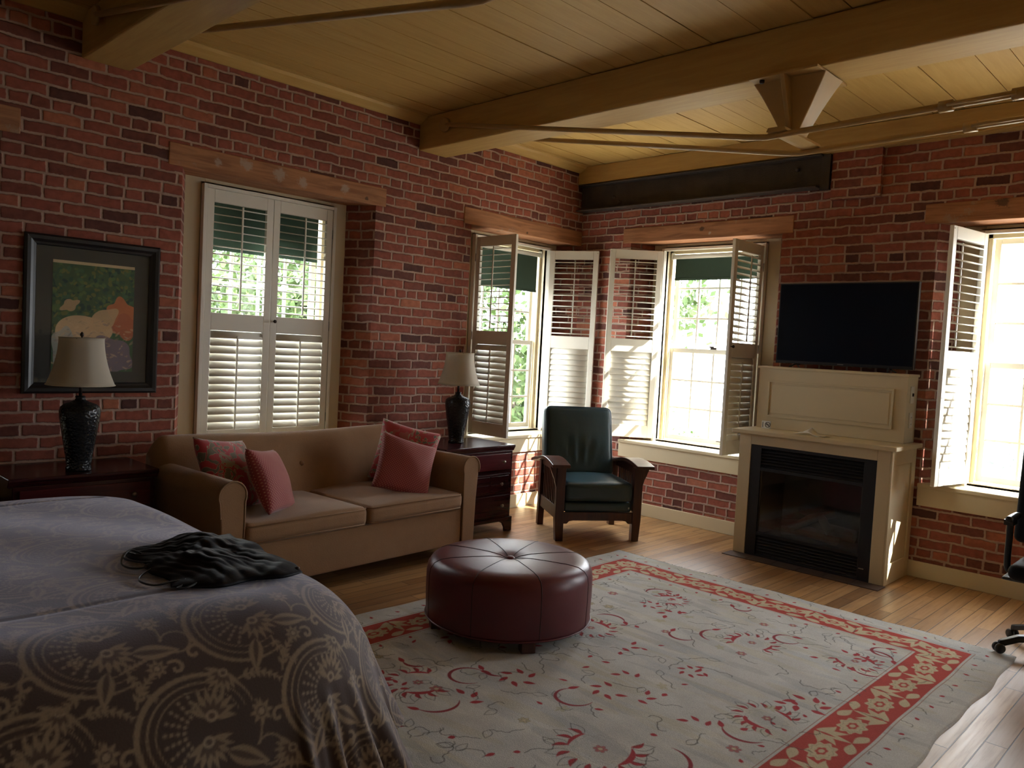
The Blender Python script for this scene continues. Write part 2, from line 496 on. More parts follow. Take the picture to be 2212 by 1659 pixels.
def thing(name, label, cat, loc=(0, 0, 0), rotz=0.0, group=None):
    o = bpy.data.objects.new(name, None)
    o.empty_display_size = 0.1
    C.objects.link(o)
    o.location = loc
    o.rotation_euler = (0, 0, rotz)
    return tag(o, label, cat, group)
def tag(o, label, cat, group=None):
    o['label'] = label; o['category'] = cat
    if group:
        o['group'] = group
    return o
def struct(o):
    o['kind'] = 'structure'
    return o

# ------------------------------------------------------------------ room shell
def build_wall(name, W, s_min, s_max, niches, extra=None):
    mb = MB()
    def q(pts, uvs):
        mb.add([W(*p) for p in pts], [(0, 1, 2, 3)], uvs=[uvs])
    def rect(a, b, z0, z1, d=0.0):
        q([(a, d, z0), (b, d, z0), (b, d, z1), (a, d, z1)], [(a, z0), (b, z0), (b, z1), (a, z1)])
    cur = s_min
    for s in sorted(niches):
        rect(cur, s, 0, 3.4)
        rect(s, s+NW, 0, 0.64)
        rect(s, s+NW, 2.52, 3.4)
        e = s+NW
        L = math.hypot(ND, SPL)
        q([(s, 0, 0.5), (s+SPL, ND, 0.5), (s+SPL, ND, 2.56), (s, 0, 2.56)], [(s, 0.5), (s+L, 0.5), (s+L, 2.56), (s, 2.56)])
        q([(e, 0, 0.5), (e-SPL, ND, 0.5), (e-SPL, ND, 2.56), (e, 0, 2.56)], [(e, 0.5), (e-L, 0.5), (e-L, 2.56), (e, 2.56)])
        cur = e
    rect(cur, s_max, 0, 3.4)
    if extra:
        extra(mb)
    return struct(mb.obj(name, M['brick']))

WL = lambda s, d, z: (s, YW+d, z)
WR = lambda s, d, z: (XW+d, s, z)
build_wall('wall_left', WL, -3.6, XW+0.001, L_NICHE)
def pier(mb):
    # shallow brick pier under the ceiling plate, right of the steel channel
    a, b, z0, z1, d = 2.19, 2.555, 2.74, 3.10, -0.045
    P = [(a, z0), (b, z0), (b, z1), (a, z1)]
    def q(pts, uvs):
        mb.add([WR(*p) for p in pts], [(0, 1, 2, 3)], uvs=[uvs])
    q([(s, d, z) for s, z in P], P)
    for i in range(4):
        (s0, za), (s1, zb) = P[i], P[(i+1) % 4]
        q([(s0, d, za), (s1, d, zb), (s1, 0, zb), (s0, 0, za)], [(s0, za), (s1, zb), (s1+0.045, zb), (s0+0.045, za)])
build_wall('wall_right', WR, -4.0, YW+0.001, R_NICHE, pier)
mb = MB(); mb.box(-3.6, XW+0.6, -4.1, -4.0, 0, 3.4); struct(mb.obj('wall_back', M['cream']))
mb = MB(); mb.box(-3.7, -3.6, -4.0, YW+0.6, 0, 3.4); struct(mb.obj('wall_side', M['cream']))
mb = MB()
mb.add([(-3.7, -4.1, 0), (XW+0.05, -4.1, 0), (XW+0.05, YW+0.05, 0), (-3.7, YW+0.05, 0)], [(0, 1, 2, 3)],
       uvs=[[(-3.7, -4.1), (XW+0.05, -4.1), (XW+0.05, YW+0.05), (-3.7, YW+0.05)]])
struct(mb.obj('floor', M['floor']))
# ceiling: boards running along x with open joints
rnd = random.Random(4)
mb = MB()
y = -4.0
while y < YW:
    w = rnd.choice([0.13, 0.15, 0.17, 0.20])
    dz = rnd.uniform(0, 0.005)
    g = rnd.choice([0.002, 0.003, 0.004, 0.007])
    mb.box(-3.7, XW+0.1, y+g, min(y+w, YW+0.05), CEIL+dz, CEIL+0.03)
    y += w
mb.box(-3.7, XW+0.6, -4.1, YW+0.6, CEIL+0.031, CEIL+0.1)
struct(mb.obj('ceiling', M['ceil']))
mb = MB(); mb.prism([(YW, CEIL-0.055), (YW, CEIL), (YW-0.10, CEIL), (YW-0.085, CEIL-0.02), (YW-0.02, CEIL-0.055)], -3.6, XW, 'x')
struct(mb.obj('trim_1', M['ceil'], bevel=0.004))
mb = MB(); mb.box(-3.6, XW-0.02, YW-0.022, YW-0.001, 0, 0.12); struct(mb.obj('baseboard_left', M['cream'], bevel=0.004))
mb = MB(); mb.box(XW-0.022, XW-0.001, -4.0, YW-0.02, 0, 0.115); struct(mb.obj('baseboard_right', M['cream'], bevel=0.004))

# ------------------------------------------------------------------ windows
def wbox(mb, W, s0, s1, d0, d1, z0, z1):
    a, b = W(s0, d0, z0), W(s1, d1, z1)
    mb.box(min(a[0], b[0]), max(a[0], b[0]), min(a[1], b[1]), max(a[1], b[1]), z0, z1)

def sash(W, c, z0, z1, d0, name, parent, rows):
    w = 0.93
    mb = MB()
    a, b = c-w/2, c+w/2
    wbox(mb, W, a, a+0.04, d0, d0+0.032, z0, z1)
    wbox(mb, W, b-0.04, b, d0, d0+0.032, z0, z1)
    wbox(mb, W, a+0.04, b-0.04, d0, d0+0.032, z0, z0+0.045)
    wbox(mb, W, a+0.04, b-0.04, d0, d0+0.032, z1-0.04, z1)
    for k in range(1, 4):
        s = a+0.04+(w-0.08)*k/4
        wbox(mb, W, s-0.009, s+0.009, d0+0.004, d0+0.028, z0+0.045, z1-0.04)
    for k in range(1, rows):
        z = z0+0.045+(z1-z0-0.085)*k/rows
        wbox(mb, W, a+0.04, b-0.04, d0+0.005, d0+0.027, z-0.009, z+0.009)
    o = mb.obj(name, M['white'], parent, bevel=0.002, seg=1)
    g = MB()
    g.add([W(a+0.03, d0+0.016, z0+0.03), W(b-0.03, d0+0.016, z0+0.03), W(b-0.03, d0+0.016, z1-0.03), W(a+0.03, d0+0.016, z1-0.03)], [(0, 1, 2, 3)])
    g.obj('glass_pane', M['glass'], o)
    return o

def window(n, W, s, blind_z, group_text, axis, lintel_label, blind_label, has_lintel=True, end=None):
    c = s+NW/2
    hw = 0.4925
    z0, z1 = 0.69, 2.465
    mb = MB()
    a, b = s+SPL, s+NW-SPL
    # cream back plate of the niche, with the window hole, and the jambs behind it
    for s0, s1, za, zb in ((a-0.01, c-hw, 0.5, 2.56), (c+hw, b+0.01, 0.5, 2.56), (c-hw, c+hw, 0.5, z0), (c-hw, c+hw, z1, 2.56)):
        wbox(mb, W, s0, s1, ND, ND+0.03, za, zb)
    wbox(mb, W, c-hw-0.03, c-hw, ND, ND+0.17, z0, z1)
    wbox(mb, W, c+hw, c+hw+0.03, ND, ND+0.17, z0, z1)
    wbox(mb, W, c-hw-0.03, c+hw+0.03, ND, ND+0.2, z1, z1+0.03)
    wbox(mb, W, c-hw-0.03, c+hw+0.03, ND, ND+0.24, z0-0.03, z0)
    for k in (-1, 1):
        e0, e1 = sorted((c+k*hw, c+k*(hw-0.028)))
        wbox(mb, W, e0, e1, 0.33-0.035, 0.33, z0, z1)      # parting stops
    wbox(mb, W, c-hw, c+hw, 0.295, 0.33, z1-0.03, z1)
    win = struct(mb.obj('window_%d' % n, M['cream'], bevel=0.002, seg=1))
    # frame the shutters hang in
    f = MB()
    o = 0.5175
    wbox(f, W, c-o, c-o+0.026, ND-0.045, ND, z0-0.015, z1+0.012)
    wbox(f, W, c+o-0.026, c+o, ND-0.045, ND, z0-0.015, z1+0.012)
    wbox(f, W, c-o+0.026, c+o-0.026, ND-0.045, ND, z1-0.012, z1+0.012)
    f.obj('shutter_frame', M['white'], win, bevel=0.003)
    sash(W, c, 1.515, 2.44, 0.365, 'upper_sash', win, 3)
    sash(W, c, 0.70, 1.56, 0.331, 'lower_sash', win, 3)
    # sill board with apron
    g = MB()
    hi = s+NW if end is None else end
    poly = [(s, 0), (hi, 0), (s+NW-SPL, ND+0.01), (s+SPL, ND+0.01)]
    P = [W(p[0], p[1], 0)[:2] for p in poly]
    g.prism(P, 0.645, 0.675, 'z')
    wbox(g, W, s-0.01, hi, -0.032, 0.0, 0.645, 0.675)
    g.obj('window_sill', M['cream'], win, bevel=0.006)
    g = MB(); wbox(g, W, s-0.002, hi, -0.016, -0.001, 0.515, 0.645)
    g.obj('sill_apron', M['cream'], win, bevel=0.002)
    l = MB(); wbox(l, W, c-0.03, c+0.03, 0.325, 0.345, 1.56, 1.575); wbox(l, W, c-0.012, c+0.035, 0.31, 0.335, 1.575, 1.587)
    l.obj('sash_lock', M['rod'], win)
    l = MB()
    A, B = Vector(W(c-0.22, 0.33, 0.735)), Vector(W(c-0.10, 0.33, 0.735))
    off = Vector(W(0, -0.025, 0))-Vector(W(0, 0, 0))
    l.tube([A, A+off, A+off*1.1+(B-A)*0.2, A+off*1.1+(B-A)*0.8, B+off, B], 0.004, 6)
    l.obj('sash_lift', M['rod'], win)
    if lintel_label:
        l = MB()
        wbox(l, W, s-0.09, (s+NW+0.09) if end is None else end-0.002, -0.008, ND+0.02, 2.515, 2.655)
        L = l.obj('timber_lintel', M['lintelx'] if axis == 'x' else M['lintely'], bevel=0.006)
        tag(L, lintel_label, 'lintel', 'timber lintels over the windows')
    if blind_label:
        bt = thing('roller_blind', blind_label, 'blind', group='green roller blinds')
        r = MB(); r.tube([W(c-0.45, 0.275, 2.405), W(c+0.45, 0.275, 2.405)], 0.021, 14)
        r.obj('roller', M['white'], bt)
        r = MB(); wbox(r, W, c-0.43, c+0.43, 0.294, 0.2955, blind_z, 2.41)
        r.obj('blind_fabric', M['blind'], bt)
        r = MB(); wbox(r, W, c-0.432, c+0.432, 0.290, 0.298, blind_z-0.012, blind_z+0.012)
        r.obj('hem_bar', M['blind'], bt, bevel=0.003)
        for k in (-0.4475, 0.4475):
            r = MB(); wbox(r, W, c+k-0.006, c+k+0.006, 0.25, 0.295, 2.38, 2.44)
            r.obj('bracket', M['white'], bt)
    return win

window(1, WL, L_NICHE[1], 2.065, None, 'x', 'long timber lintel with pale plaster smears above the closed shutters behind the sofa',
       'green roller blind half down behind the closed shutters')
window(2, WL, L_NICHE[2], 2.05, None, 'x', 'short orange brown timber lintel running into the room corner above the window beside the leather armchair',
       'green roller blind above the window by the room corner, left of the armchair back', end=XW)
window(3, WR, R_NICHE[0], 2.20, None, 'y', 'timber lintel below the rusty steel channel, left of the television',
       'green roller blind pulled a little down in the bright window between armchair and fireplace')
window(4, WR, R_NICHE[1], 2.37, None, 'y', 'timber lintel with a dark knot above the bright window right of the fireplace', None)
window(5, WL, L_NICHE[0], 2.3, None, 'x', 'timber lintel end cut off by the left edge of the photo', None)
window(6, WR, R_NICHE[2], 2.3, None, 'y', None, None)
r = MB(); wbox(r, WL, L_NICHE[0]+NW/2-0.46, L_NICHE[0]+NW/2+0.46, 0.294, 0.296, 0.74, 2.42)
r.obj('daylight_block_blind', M['blind'], bpy.data.objects['window_5'])  # unseen blind, added to hold back daylight from this window
mb = MB(); wbox(mb, WR, R_NICHE[2]-0.09, R_NICHE[2]+NW+0.09, -0.008, ND+0.02, 2.515, 2.655)
struct(mb.obj('trim_2', M['lintely'], bevel=0.006))

# ------------------------------------------------------------------ plantation shutters
SW, SZ0, SZ1 = 0.490, 0.70, 2.45
def shutter(sx, hinge, rot, label, up_ang=8, lo_ang=62, knob=False, group='white louvered window shutters'):
    """sx=+1 hinged on its left edge, -1 on its right; front is local -Y"""
    t = thing('window_shutter', label, 'shutter', (hinge[0], hinge[1], 0), R(rot), group)
    x0, x1 = sorted((0.0, sx*SW))
    ST, TH = 0.052, 0.014
    mid = (1.500, 1.620)
    top, bot = 2.365, 0.815
    f = MB()
    f.box(x0+0.001, x0+ST, -TH, TH, SZ0, SZ1)
    f.box(x1-ST, x1-0.001, -TH, TH, SZ0, SZ1)
    f.box(x0+ST, x1-ST, -TH, TH, top, SZ1)
    f.box(x0+ST, x1-ST, -TH, TH, mid[0], mid[1])
    f.box(x0+ST, x1-ST, -TH, TH, SZ0, bot)
    f.obj('frame', M['white'], t, bevel=0.003)
    for nm, za, zb, ang in (('upper_louvers', mid[1], top, up_ang), ('lower_louvers', bot, mid[0], lo_ang)):
        l = MB()
        n = round((zb-za)/0.0525)
        p = (zb-za)/n
        for k in range(n):
            zc = za+p*(k+0.5)
            a = R(ang)
            hw, ht = 0.030, 0.0045
            prof = []
            for q in range(10):
                w = 2*math.pi*q/10
                py, pz = -hw*math.cos(w), ht*math.sin(w)
                # positive angle lowers the front edge
                prof.append((py*math.cos(a)-pz*math.sin(a), zc+py*math.sin(a)+pz*math.cos(a)))
            l.prism(prof, x0+ST+0.001, x1-ST-0.001, 'x', smooth=True)
        l.obj(nm, M['white'], t)
        xm = (x0+x1)/2
        r = MB()
        yy = -0.032*math.cos(R(ang))-0.006
        zs = -0.03*math.sin(R(ang))
        r.box(xm-0.006, xm+0.006, yy-0.005, yy+0.005, za+p*0.5+zs, zb-p*0.5+zs+0.02)
        r.obj('tilt_rod', M['white'], t, bevel=0.002)
    for hz in (0.88, 1.575, 2.27):
        h = MB(); h.box(-0.006*sx-0.005, -0.006*sx+0.005, -0.020, -0.008, hz-0.035, hz+0.035)
        h.obj('hinge', M['brass'], t)
    if knob:
        k = MB()
        k.lathe([(0.004, 0), (0.004, 0.012), (0.011, 0.018), (0.013, 0.026), (0.009, 0.032), (0.001, 0.034)], n=14)
        k.xf(Matrix.Translation((x0+0.026 if sx < 0 else x1-0.026, -TH, 1.585)) @ Matrix.Rotation(R(90), 4, 'X'))
        k.obj('knob', M['rod'], t)
    for zz in (2.43, 1.3):
        d = MB(); d.lathe([(0.003, 0), (0.003, 0.002)], n=8)
        e = x1 if sx > 0 else x0
        d.xf(Matrix.Translation((e-sx*0.012, TH, zz)) @ Matrix.Rotation(R(-90), 4, 'X'))
        d.obj('screw', M['rod'], t)
    return t
c1 = L_NICHE[1]+NW/2
c2 = L_NICHE[2]+NW/2
shutter(1, (c1-0.4905, YW+0.205), 0, 'closed white louvered shutter left half, behind the sofa', 8, 62)
shutter(-1, (c1+0.4905, YW+0.205), 0, 'closed white louvered shutter right half with a dark knob, behind the sofa', 8, 62, knob=True)
shutter(1, (c2-0.492, YW+0.178), -90, 'white louvered shutter swung out behind the lamp on the corner nightstand', 8, 62)
shutter(-1, (c2+0.492, YW+0.178), 114.5, 'white louvered shutter folded back left of the room corner, behind the armchair', -8, -76)
c3 = R_NICHE[0]+NW/2
c4 = R_NICHE[1]+NW/2
shutter(1, (XW+0.178, c3+0.502), 132.5, 'sun-streaked white louvered shutter folded back right of the room corner', -8, -80)
shutter(-1, (XW+0.178, c3-0.492), 0, 'white louvered shutter swung out with a small knob, left of the television', 30, 80, knob=True)
shutter(1, (XW+0.178, c4+0.480), 169.5, 'glaring white louvered shutter folded open right of the television', -8, -80)

# ------------------------------------------------------------------ beams, truss rods, steel channel
def beam(x0, x1, label, ledger=True):
    t = thing('ceiling_beam', label, 'beam', group='yellow ceiling beams')
    b = MB(); b.box(x0, x1, -4.0, YW-0.001, 3.01, CEIL-0.001)
    b.obj('timber', M['beam'], t, bevel=0.012, seg=3)
    b = MB(); b.box(x1+0.001, x1+0.045, -4.0, YW-0.001, 3.075, CEIL-0.001)
    b.obj('ledger_strip', M['beam'], t, bevel=0.008)
    return t
beam(1.53, 1.80, 'yellow painted ceiling beam over the framed picture, in the top left corner')
beam(4.00, 4.29, 'yellow painted ceiling beam carrying the iron bracket and two rods')
b = MB(); b.box(5.995, XW-0.001, -4.0, YW-0.001, 3.10, CEIL-0.001)
b.box(6.008, XW-0.001, -4.0, YW-0.001, 3.095, 3.10)
tag(b.obj('wall_plate', M['beam'], bevel=0.006), 'yellow timber plate lying along the wall above the rusty channel', 'beam')

def truss_rod(x, ys, label, buckle, wall_y=4.66, face=None):
    t = thing('truss_rod', label, 'rod', group='painted iron truss rods under the beams')
    pts = [(x, wall_y, 3.150), (x, ys+0.10, 2.690), (x, ys, 2.676), (x, ys-0.12, 2.679), (x, -4.0+0.02, 2.79)]
    r = MB(); r.tube(pts, 0.0165, 12)
    r.obj('rod', M['ironpaint'], t)
    e = MB()
    e.lathe([(0.045, -0.012), (0.052, -0.008), (0.052, 0.008), (0.045, 0.012)], n=24)
    e.xf(Matrix.Translation((x, wall_y+0.02, 3.152)) @ Matrix.Rotation(R(90), 4, 'Y'))
    e.obj('eye_plate', M['ironpaint'], t)
    if buckle:
        ya, yb = 1.17, 0.88
        zc = lambda yy: 2.676 + (1.95-yy)*0.019
        k = MB()
        for y0, y1 in ((ya+0.03, ya-0.03), (yb+0.03, yb-0.03)):
            k.tube([(x, y0, zc(y0)), (x, y1, zc(y1))], 0.027, 6)
        for dx in (-0.026, 0.026):
            k.tube([(x+dx, ya-0.01, zc(ya)), (x+dx, yb+0.01, zc(yb))], 0.009, 8)
        k.obj('turnbuckle', M['ironpaint'], t)
    return t
truss_rod(3.962, 2.04, 'painted iron rod on the near side of the bracket beam', True)
truss_rod(4.362, 2.04, 'painted iron rod on the far side of the bracket beam', True)
truss_rod(1.870, 2.04, 'iron rod crossing the ceiling boards at the top left, from the beam over the picture', False, 4.55)
truss_rod(1.49, 2.04, 'iron rod on the left face of the beam over the picture', False, 4.66)

t = thing('strut_bracket', 'flared cast iron bracket hanging under the ceiling beam and bearing on both rods', 'bracket', (4.145, 1.975, 0))
b = MB(); b.box(-0.19, 0.19, -0.19, 0.19, 2.996, 3.009); b.obj('top_plate', M['ironpaint'], t, bevel=0.002)
b = MB()
lv = []
for k in range(11):
    f = k/10
    z = 2.996-0.30*f
    hy = 0.160*(1-f)**1.1+0.040
    hx = 0.060+0.05*(1-f)**2
    lv.append([(-hx, -hy, z), (hx, -hy, z), (hx, hy, z), (-hx, hy, z)])
for i in range(10):
    for k in range(4):
        k2 = (k+1) % 4
        b.add([lv[i][k], lv[i][k2], lv[i+1][k2], lv[i+1][k]], [(0, 1, 2, 3)])
b.add(lv[-1], [(0, 1, 2, 3)])
b.obj('funnel', M['ironpaint'], t, bevel=0.006, weld=True)
b = MB()
rib = []
for k in range(11):
    f = k/10
    rib.append((0.045+0.145*(1-f)**0.9, 2.996-0.29*f))
poly = [(-x, z) for x, z in rib[::-1]] + rib
b.prism(poly, -0.012, 0.012, 'y')
b.obj('web', M['ironpaint'], t, bevel=0.003)
b = MB()
b.prism([(-0.045, 2.715), (0.045, 2.715), (0.055, 2.694), (0.02, 2.690), (-0.02, 2.690), (-0.055, 2.694)], -0.215, 0.235, 'x')
b.obj('saddle', M['ironpaint'], t, bevel=0.003)
for dx in (-0.15, 0.15):
    b = MB(); b.lathe([(0.014, 0), (0.014, -0.012), (0.008, -0.018)], (dx, -0.13 if dx > 0 else 0.13, 2.996), n=8)
    b.obj('bolt', M['rod'], t)
b = MB()
b.lathe([(0.008, 0.0), (0.016, -0.01), (0.017, -0.03), (0.010, -0.04), (0.018, -0.055), (0.002, -0.06)], (4.62, 3.85, CEIL), n=14)
tag(b.obj('sprinkler_head', M['ironpaint']), 'tiny sprinkler head on the ceiling between the two rods', 'sprinkler')

t = thing('steel_channel', 'rusty dark steel channel across the brick under the ceiling plate', 'steel beam')
b = MB()
b.box(6.045, 6.088, 2.62, YW-0.01, 2.84, 3.09)
b.prism([(5.965, 2.835), (6.088, 2.835), (6.088, 2.862), (5.965, 2.848)], 2.64, YW-0.01, 'y')
b.prism([(5.985, 3.078), (6.088, 3.068), (6.088, 3.092), (5.985, 3.092)], 2.62, YW-0.01, 'y')
b.obj('channel', M['iron'], t, bevel=0.004)
b = MB(); b.box(6.028, 6.060, 2.565, 2.64, 2.82, 3.09); b.obj('end_plate', M['iron'], t, bevel=0.003)
for yy, zz in ((4.62, 2.95), (4.55, 2.90), (2.83, 3.0)):
    b = MB(); b.lathe([(0.018, 0), (0.018, 0.014), (0.006, 0.02)], n=6)
    b.xf(Matrix.Translation((6.045, yy, zz)) @ Matrix.Rotation(R(-90), 4, 'Y'))
    b.obj('bolt_head', M['iron'], t)

# ------------------------------------------------------------------ fireplace
t = thing('fireplace', 'cream fireplace surround with a black gas firebox between two windows', 'fireplace', (5.60, 0, 0))
FD = XW-5.60-0.002
y0, y1 = 1.828, 2.938
f = MB()
f.box(0, 0.022, y0, 1.915, 0, 0.925); f.box(0, 0.022, 2.842, y1, 0, 0.925); f.box(0, 0.022, 1.915, 2.842, 0.848, 0.925)
f.box(0.022, FD, y0, y0+0.02, 0, 0.925); f.box(0.022, FD, y1-0.02, y1, 0, 0.925)
f.box(0.022, FD, y0+0.02, y1-0.02, 0.90, 0.925)
f.obj('surround', M['cream'], t, bevel=0.003)
f = MB()
for a, b_, za, zb in ((0, 0.065, 0, 0.925), (FD-0.075, FD-0.001, 0, 0.925), (0.065, FD-0.075, 0, 0.14), (0.065, FD-0.075, 0.82, 0.925)):
    f.box(a, b_, y0-0.012, y0, za, zb)
f.obj('side_panel', M['cream'], t, bevel=0.003)
f = MB(); f.box(-0.055, FD, y0-0.05, y1+0.045, 0.927, 0.958); f.obj('mantel_shelf', M['cream'], t, bevel=0.006)
f = MB()
ox = 0.27
f.box(ox, FD, 1.842, 2.948, 0.959, 1.425)
f.obj('overmantel', M['cream'], t, bevel=0.002)
f = MB(); f.box(ox-0.012, FD, 1.832, 2.958, 1.425, 1.445); f.obj('overmantel_cap', M['cream'], t, bevel=0.004)
f = MB()
pa, pb, za, zb = 1.925, 2.865, 1.05, 1.335
for a, b_, c_, d_ in ((pa, pb, za, za+0.014), (pa, pb, zb-0.014, zb), (pa, pa+0.014, za+0.014, zb-0.014), (pb-0.014, pb, za+0.014, zb-0.014)):
    f.box(ox-0.010, ox, a, b_, c_, d_)
f.box(ox-0.004, ox, pa+0.03, pb-0.03, za+0.03, zb-0.03)
f.obj('panel_moulding', M['cream'], t, bevel=0.003)
# firebox
ya, yb = 1.917, 2.840
f = MB()
f.box(0.004, 0.02, ya, 2.0, 0.002, 0.846); f.box(0.004, 0.02, 2.757, yb, 0.002, 0.846)
f.box(0.004, 0.02, 2.0, 2.757, 0.655, 0.68); f.box(0.004, 0.02, 2.0, 2.757, 0.165, 0.19); f.box(0.004, 0.02, 2.0, 2.757, 0.825, 0.846); f.box(0.004, 0.02, 2.0, 2.757, 0.002, 0.02)
ff = f.obj('firebox_frame', M['blackmetal'], t, bevel=0.002)
for z0_, z1_ in ((0.685, 0.82), (0.024, 0.162)):
    f = MB()
    n = 6
    for k in range(n):
        zc = z0_+(z1_-z0_)*(k+0.5)/n
        f.prism([(0.006, zc-0.010), (0.010, zc-0.012), (0.030, zc+0.010), (0.026, zc+0.012)], 2.0, 2.757, 'y')
    f.obj('vent_grille', M['blackmetal'], ff)
f = MB()
f.box(0.02, 0.42, 2.0, 2.01, 0.16, 0.69); f.box(0.02, 0.42, 2.747, 2.757, 0.16, 0.69); f.box(0.41, 0.42, 2.01, 2.747, 0.16, 0.69)
f.box(0.02, 0.42, 2.0, 2.757, 0.16, 0.17); f.box(0.02, 0.42, 2.0, 2.757, 0.685, 0.69)
f.obj('firebox_lining', M['firewall'], t)
f = MB(); f.add([(0.024, 2.0, 0.19), (0.024, 2.757, 0.19), (0.024, 2.757, 0.655), (0.024, 2.0, 0.655)], [(0, 1, 2, 3)])
f.obj('firebox_glass', M['glass'], t)
for P, rr in (([(0.26, 2.12, 0.24), (0.24, 2.4, 0.26), (0.25, 2.66, 0.23)], [0.05, 0.055, 0.045]),
              ([(0.14, 2.2, 0.21), (0.17, 2.4, 0.23), (0.15, 2.62, 0.21)], [0.035, 0.042, 0.035]),
              ([(0.12, 2.55, 0.23), (0.2, 2.42, 0.33), (0.28, 2.28, 0.38)], [0.03, 0.036, 0.028]),
              ([(0.14, 2.25, 0.25), (0.22, 2.36, 0.35), (0.3, 2.55, 0.36)], [0.03, 0.033, 0.028])):
    f = MB(); f.tube(P, rr, 9); f.obj('gas_log', M['log'], t)
f = MB(); f.box(0.0025, 0.004, 1.955, 1.99, 0.085, 0.092); f.obj('maker_badge', M['brass'], t)
# hearth tiles
t = thing('hearth', 'narrow strip of dark slate tiles set in the floor before the fireplace', 'hearth', (5.5, 0, 0))
for k in range(6):
    a = 1.80+k*0.192
    f = MB(); f.box(-0.045, 0.098, a+0.002, a+0.190, 0.0005, 0.006)
    f.obj('tile', M['slate'], t, bevel=0.001)

# outlets on the right cheek of the overmantel
t = thing('light_switch', 'ivory switch plate on the right side of the overmantel, above the outlet', 'switch', (5.965, 1.8415, 1.30))
f = MB(); f.box(-0.035, 0.035, -0.006, -0.0005, -0.06, 0.06); f.obj('plate', M['plastic'], t, bevel=0.002)
f = MB(); f.box(-0.004, 0.004, -0.016, -0.005, -0.01, 0.012); f.obj('toggle', M['rod'], t, bevel=0.001)
t = thing('wall_outlet', 'ivory double outlet low on the right side of the overmantel', 'outlet', (5.97, 1.8415, 1.12))
f = MB(); f.box(-0.033, 0.033, -0.006, -0.0005, -0.055, 0.055); f.obj('plate', M['plastic'], t, bevel=0.002)
for zz in (-0.028, 0.02):
    f = MB(); f.box(-0.014, 0.014, -0.0075, -0.0055, zz-0.012, zz+0.014)
    s_ = f.obj('socket', M['paper'], t, bevel=0.001)
    f = MB(); f.box(-0.007, -0.005, -0.0082, -0.007, zz-0.005, zz+0.006); f.box(0.005, 0.007, -0.0082, -0.007, zz-0.005, zz+0.006)
    f.obj('slot', M['dark'], s_)

# no smoking card on the mantel
t = thing('no_smoking_sign', 'small white no smoking card standing at the left end of the mantel', 'sign', (5.815, 2.835, 0.959), R(-90))
f = MB(); f.box(-0.037, 0.037, -0.003, 0.003, 0, 0.058); f.obj('card', M['paper'], t, bevel=0.001)
f = MB()
ring = [(0.012+0.020*math.cos(a), -0.0042, 0.030+0.020*math.sin(a)) for a in np.linspace(0, 2*math.pi, 24, endpoint=False)]
f.tube(ring, 0.0022, 6, closed=True)
f.tube([(0.012-0.014, -0.0042, 0.030+0.014), (0.012+0.014, -0.0042, 0.030-0.014)], 0.0022, 6)
f.obj('prohibition_ring', M['dark'], t)
f = MB(); f.box(0.0, 0.024, -0.0045, -0.003, 0.028, 0.033); f.obj('cigarette_mark', M['dark'], t)
f = MB(); f.box(-0.030, -0.026, -0.0045, -0.003, 0.008, 0.050); f.obj('side_mark', M['dark'], t)
# paper on the mantel
f = MB()
nu, nv = 9, 5
P = np.zeros((nu, nv, 3))
for i in range(nu):
    for j in range(nv):
        P[i, j] = (5.63+0.10*j/(nv-1)+0.006*i, 2.30+0.24*i/(nu-1), 0.962+0.045*math.exp(-((i-5)/1.6)**2)*(0.4+0.6*j/(nv-1))+0.004*math.sin(i*2.1+j))
f.grid(P)
o = f.obj('folded_paper', M['paper']); o.modifiers.new('thick', 'SOLIDIFY').thickness = 0.001
tag(o, 'crumpled white paper lying on the middle of the mantel shelf', 'paper')

# ------------------------------------------------------------------ television
t = thing('television', 'flat black television standing on the cream overmantel', 'television', (5.93, 2.335, 1.446))
f = MB(); f.box(-0.018, 0.018, -0.508, 0.508, 0.03, 0.648); f.obj('body', M['black'], t, bevel=0.004)
f = MB(); f.box(-0.0195, -0.017, -0.498, 0.498, 0.052, 0.638); f.obj('screen', M['screen'], t)
f = MB()
f.box(-0.0195, -0.014, -0.509, -0.5065, 0.032, 0.647)
f.box(-0.0195, -0.014, -0.508, 0.508, 0.6470, 0.6490)
f.obj('edge_trim', M['brass'], t)
for s_ in (-1, 1):
    f = MB()
    f.tube([(-0.085, s_*0.36, 0.006), (-0.01, s_*0.34, 0.032), (0.085, s_*0.36, 0.006)], 0.006, 8)
    f.box(-0.008, 0.008, s_*0.34-0.02, s_*0.34+0.02, 0.022, 0.045)
    f.obj('stand_foot', M['black'], t)
f = MB(); f.box(-0.0205, -0.0190, -0.022, 0.022, 0.038, 0.044); f.obj('badge', M['brass'], t)

# ------------------------------------------------------------------ picture
t = thing('framed_picture', 'picture in a wide black frame with dark grey mat, on the brick wall', 'picture', (1.631, YW-0.002, 1.541))
hw, hh, fwid = 0.3685, 0.449, 0.062
f = MB()
prof = [(0.0, 0.0), (0.0, -0.020), (0.012, -0.032), (0.030, -0.030), (0.045, -0.020), (0.058, -0.016), (fwid, -0.010), (fwid, 0.0)]
cs = [(-1, -1), (1, -1), (1, 1), (-1, 1)]
pts = [[((hw-p[0])*c_[0], p[1], (hh-p[0])*c_[1]) for p in prof] for c_ in cs]
for k in range(4):
    k2 = (k+1) % 4
    for j in range(len(prof)-1):
        f.add([pts[k][j], pts[k2][j], pts[k2][j+1], pts[k][j+1]], [(0, 1, 2, 3)])
f.obj('frame', M['black'], t, weld=True)
f = MB(); f.box(-hw+0.055, hw-0.055, -0.006, -0.001, -hh+0.055, hh-0.055); f.obj('mat', M['matboard'], t)

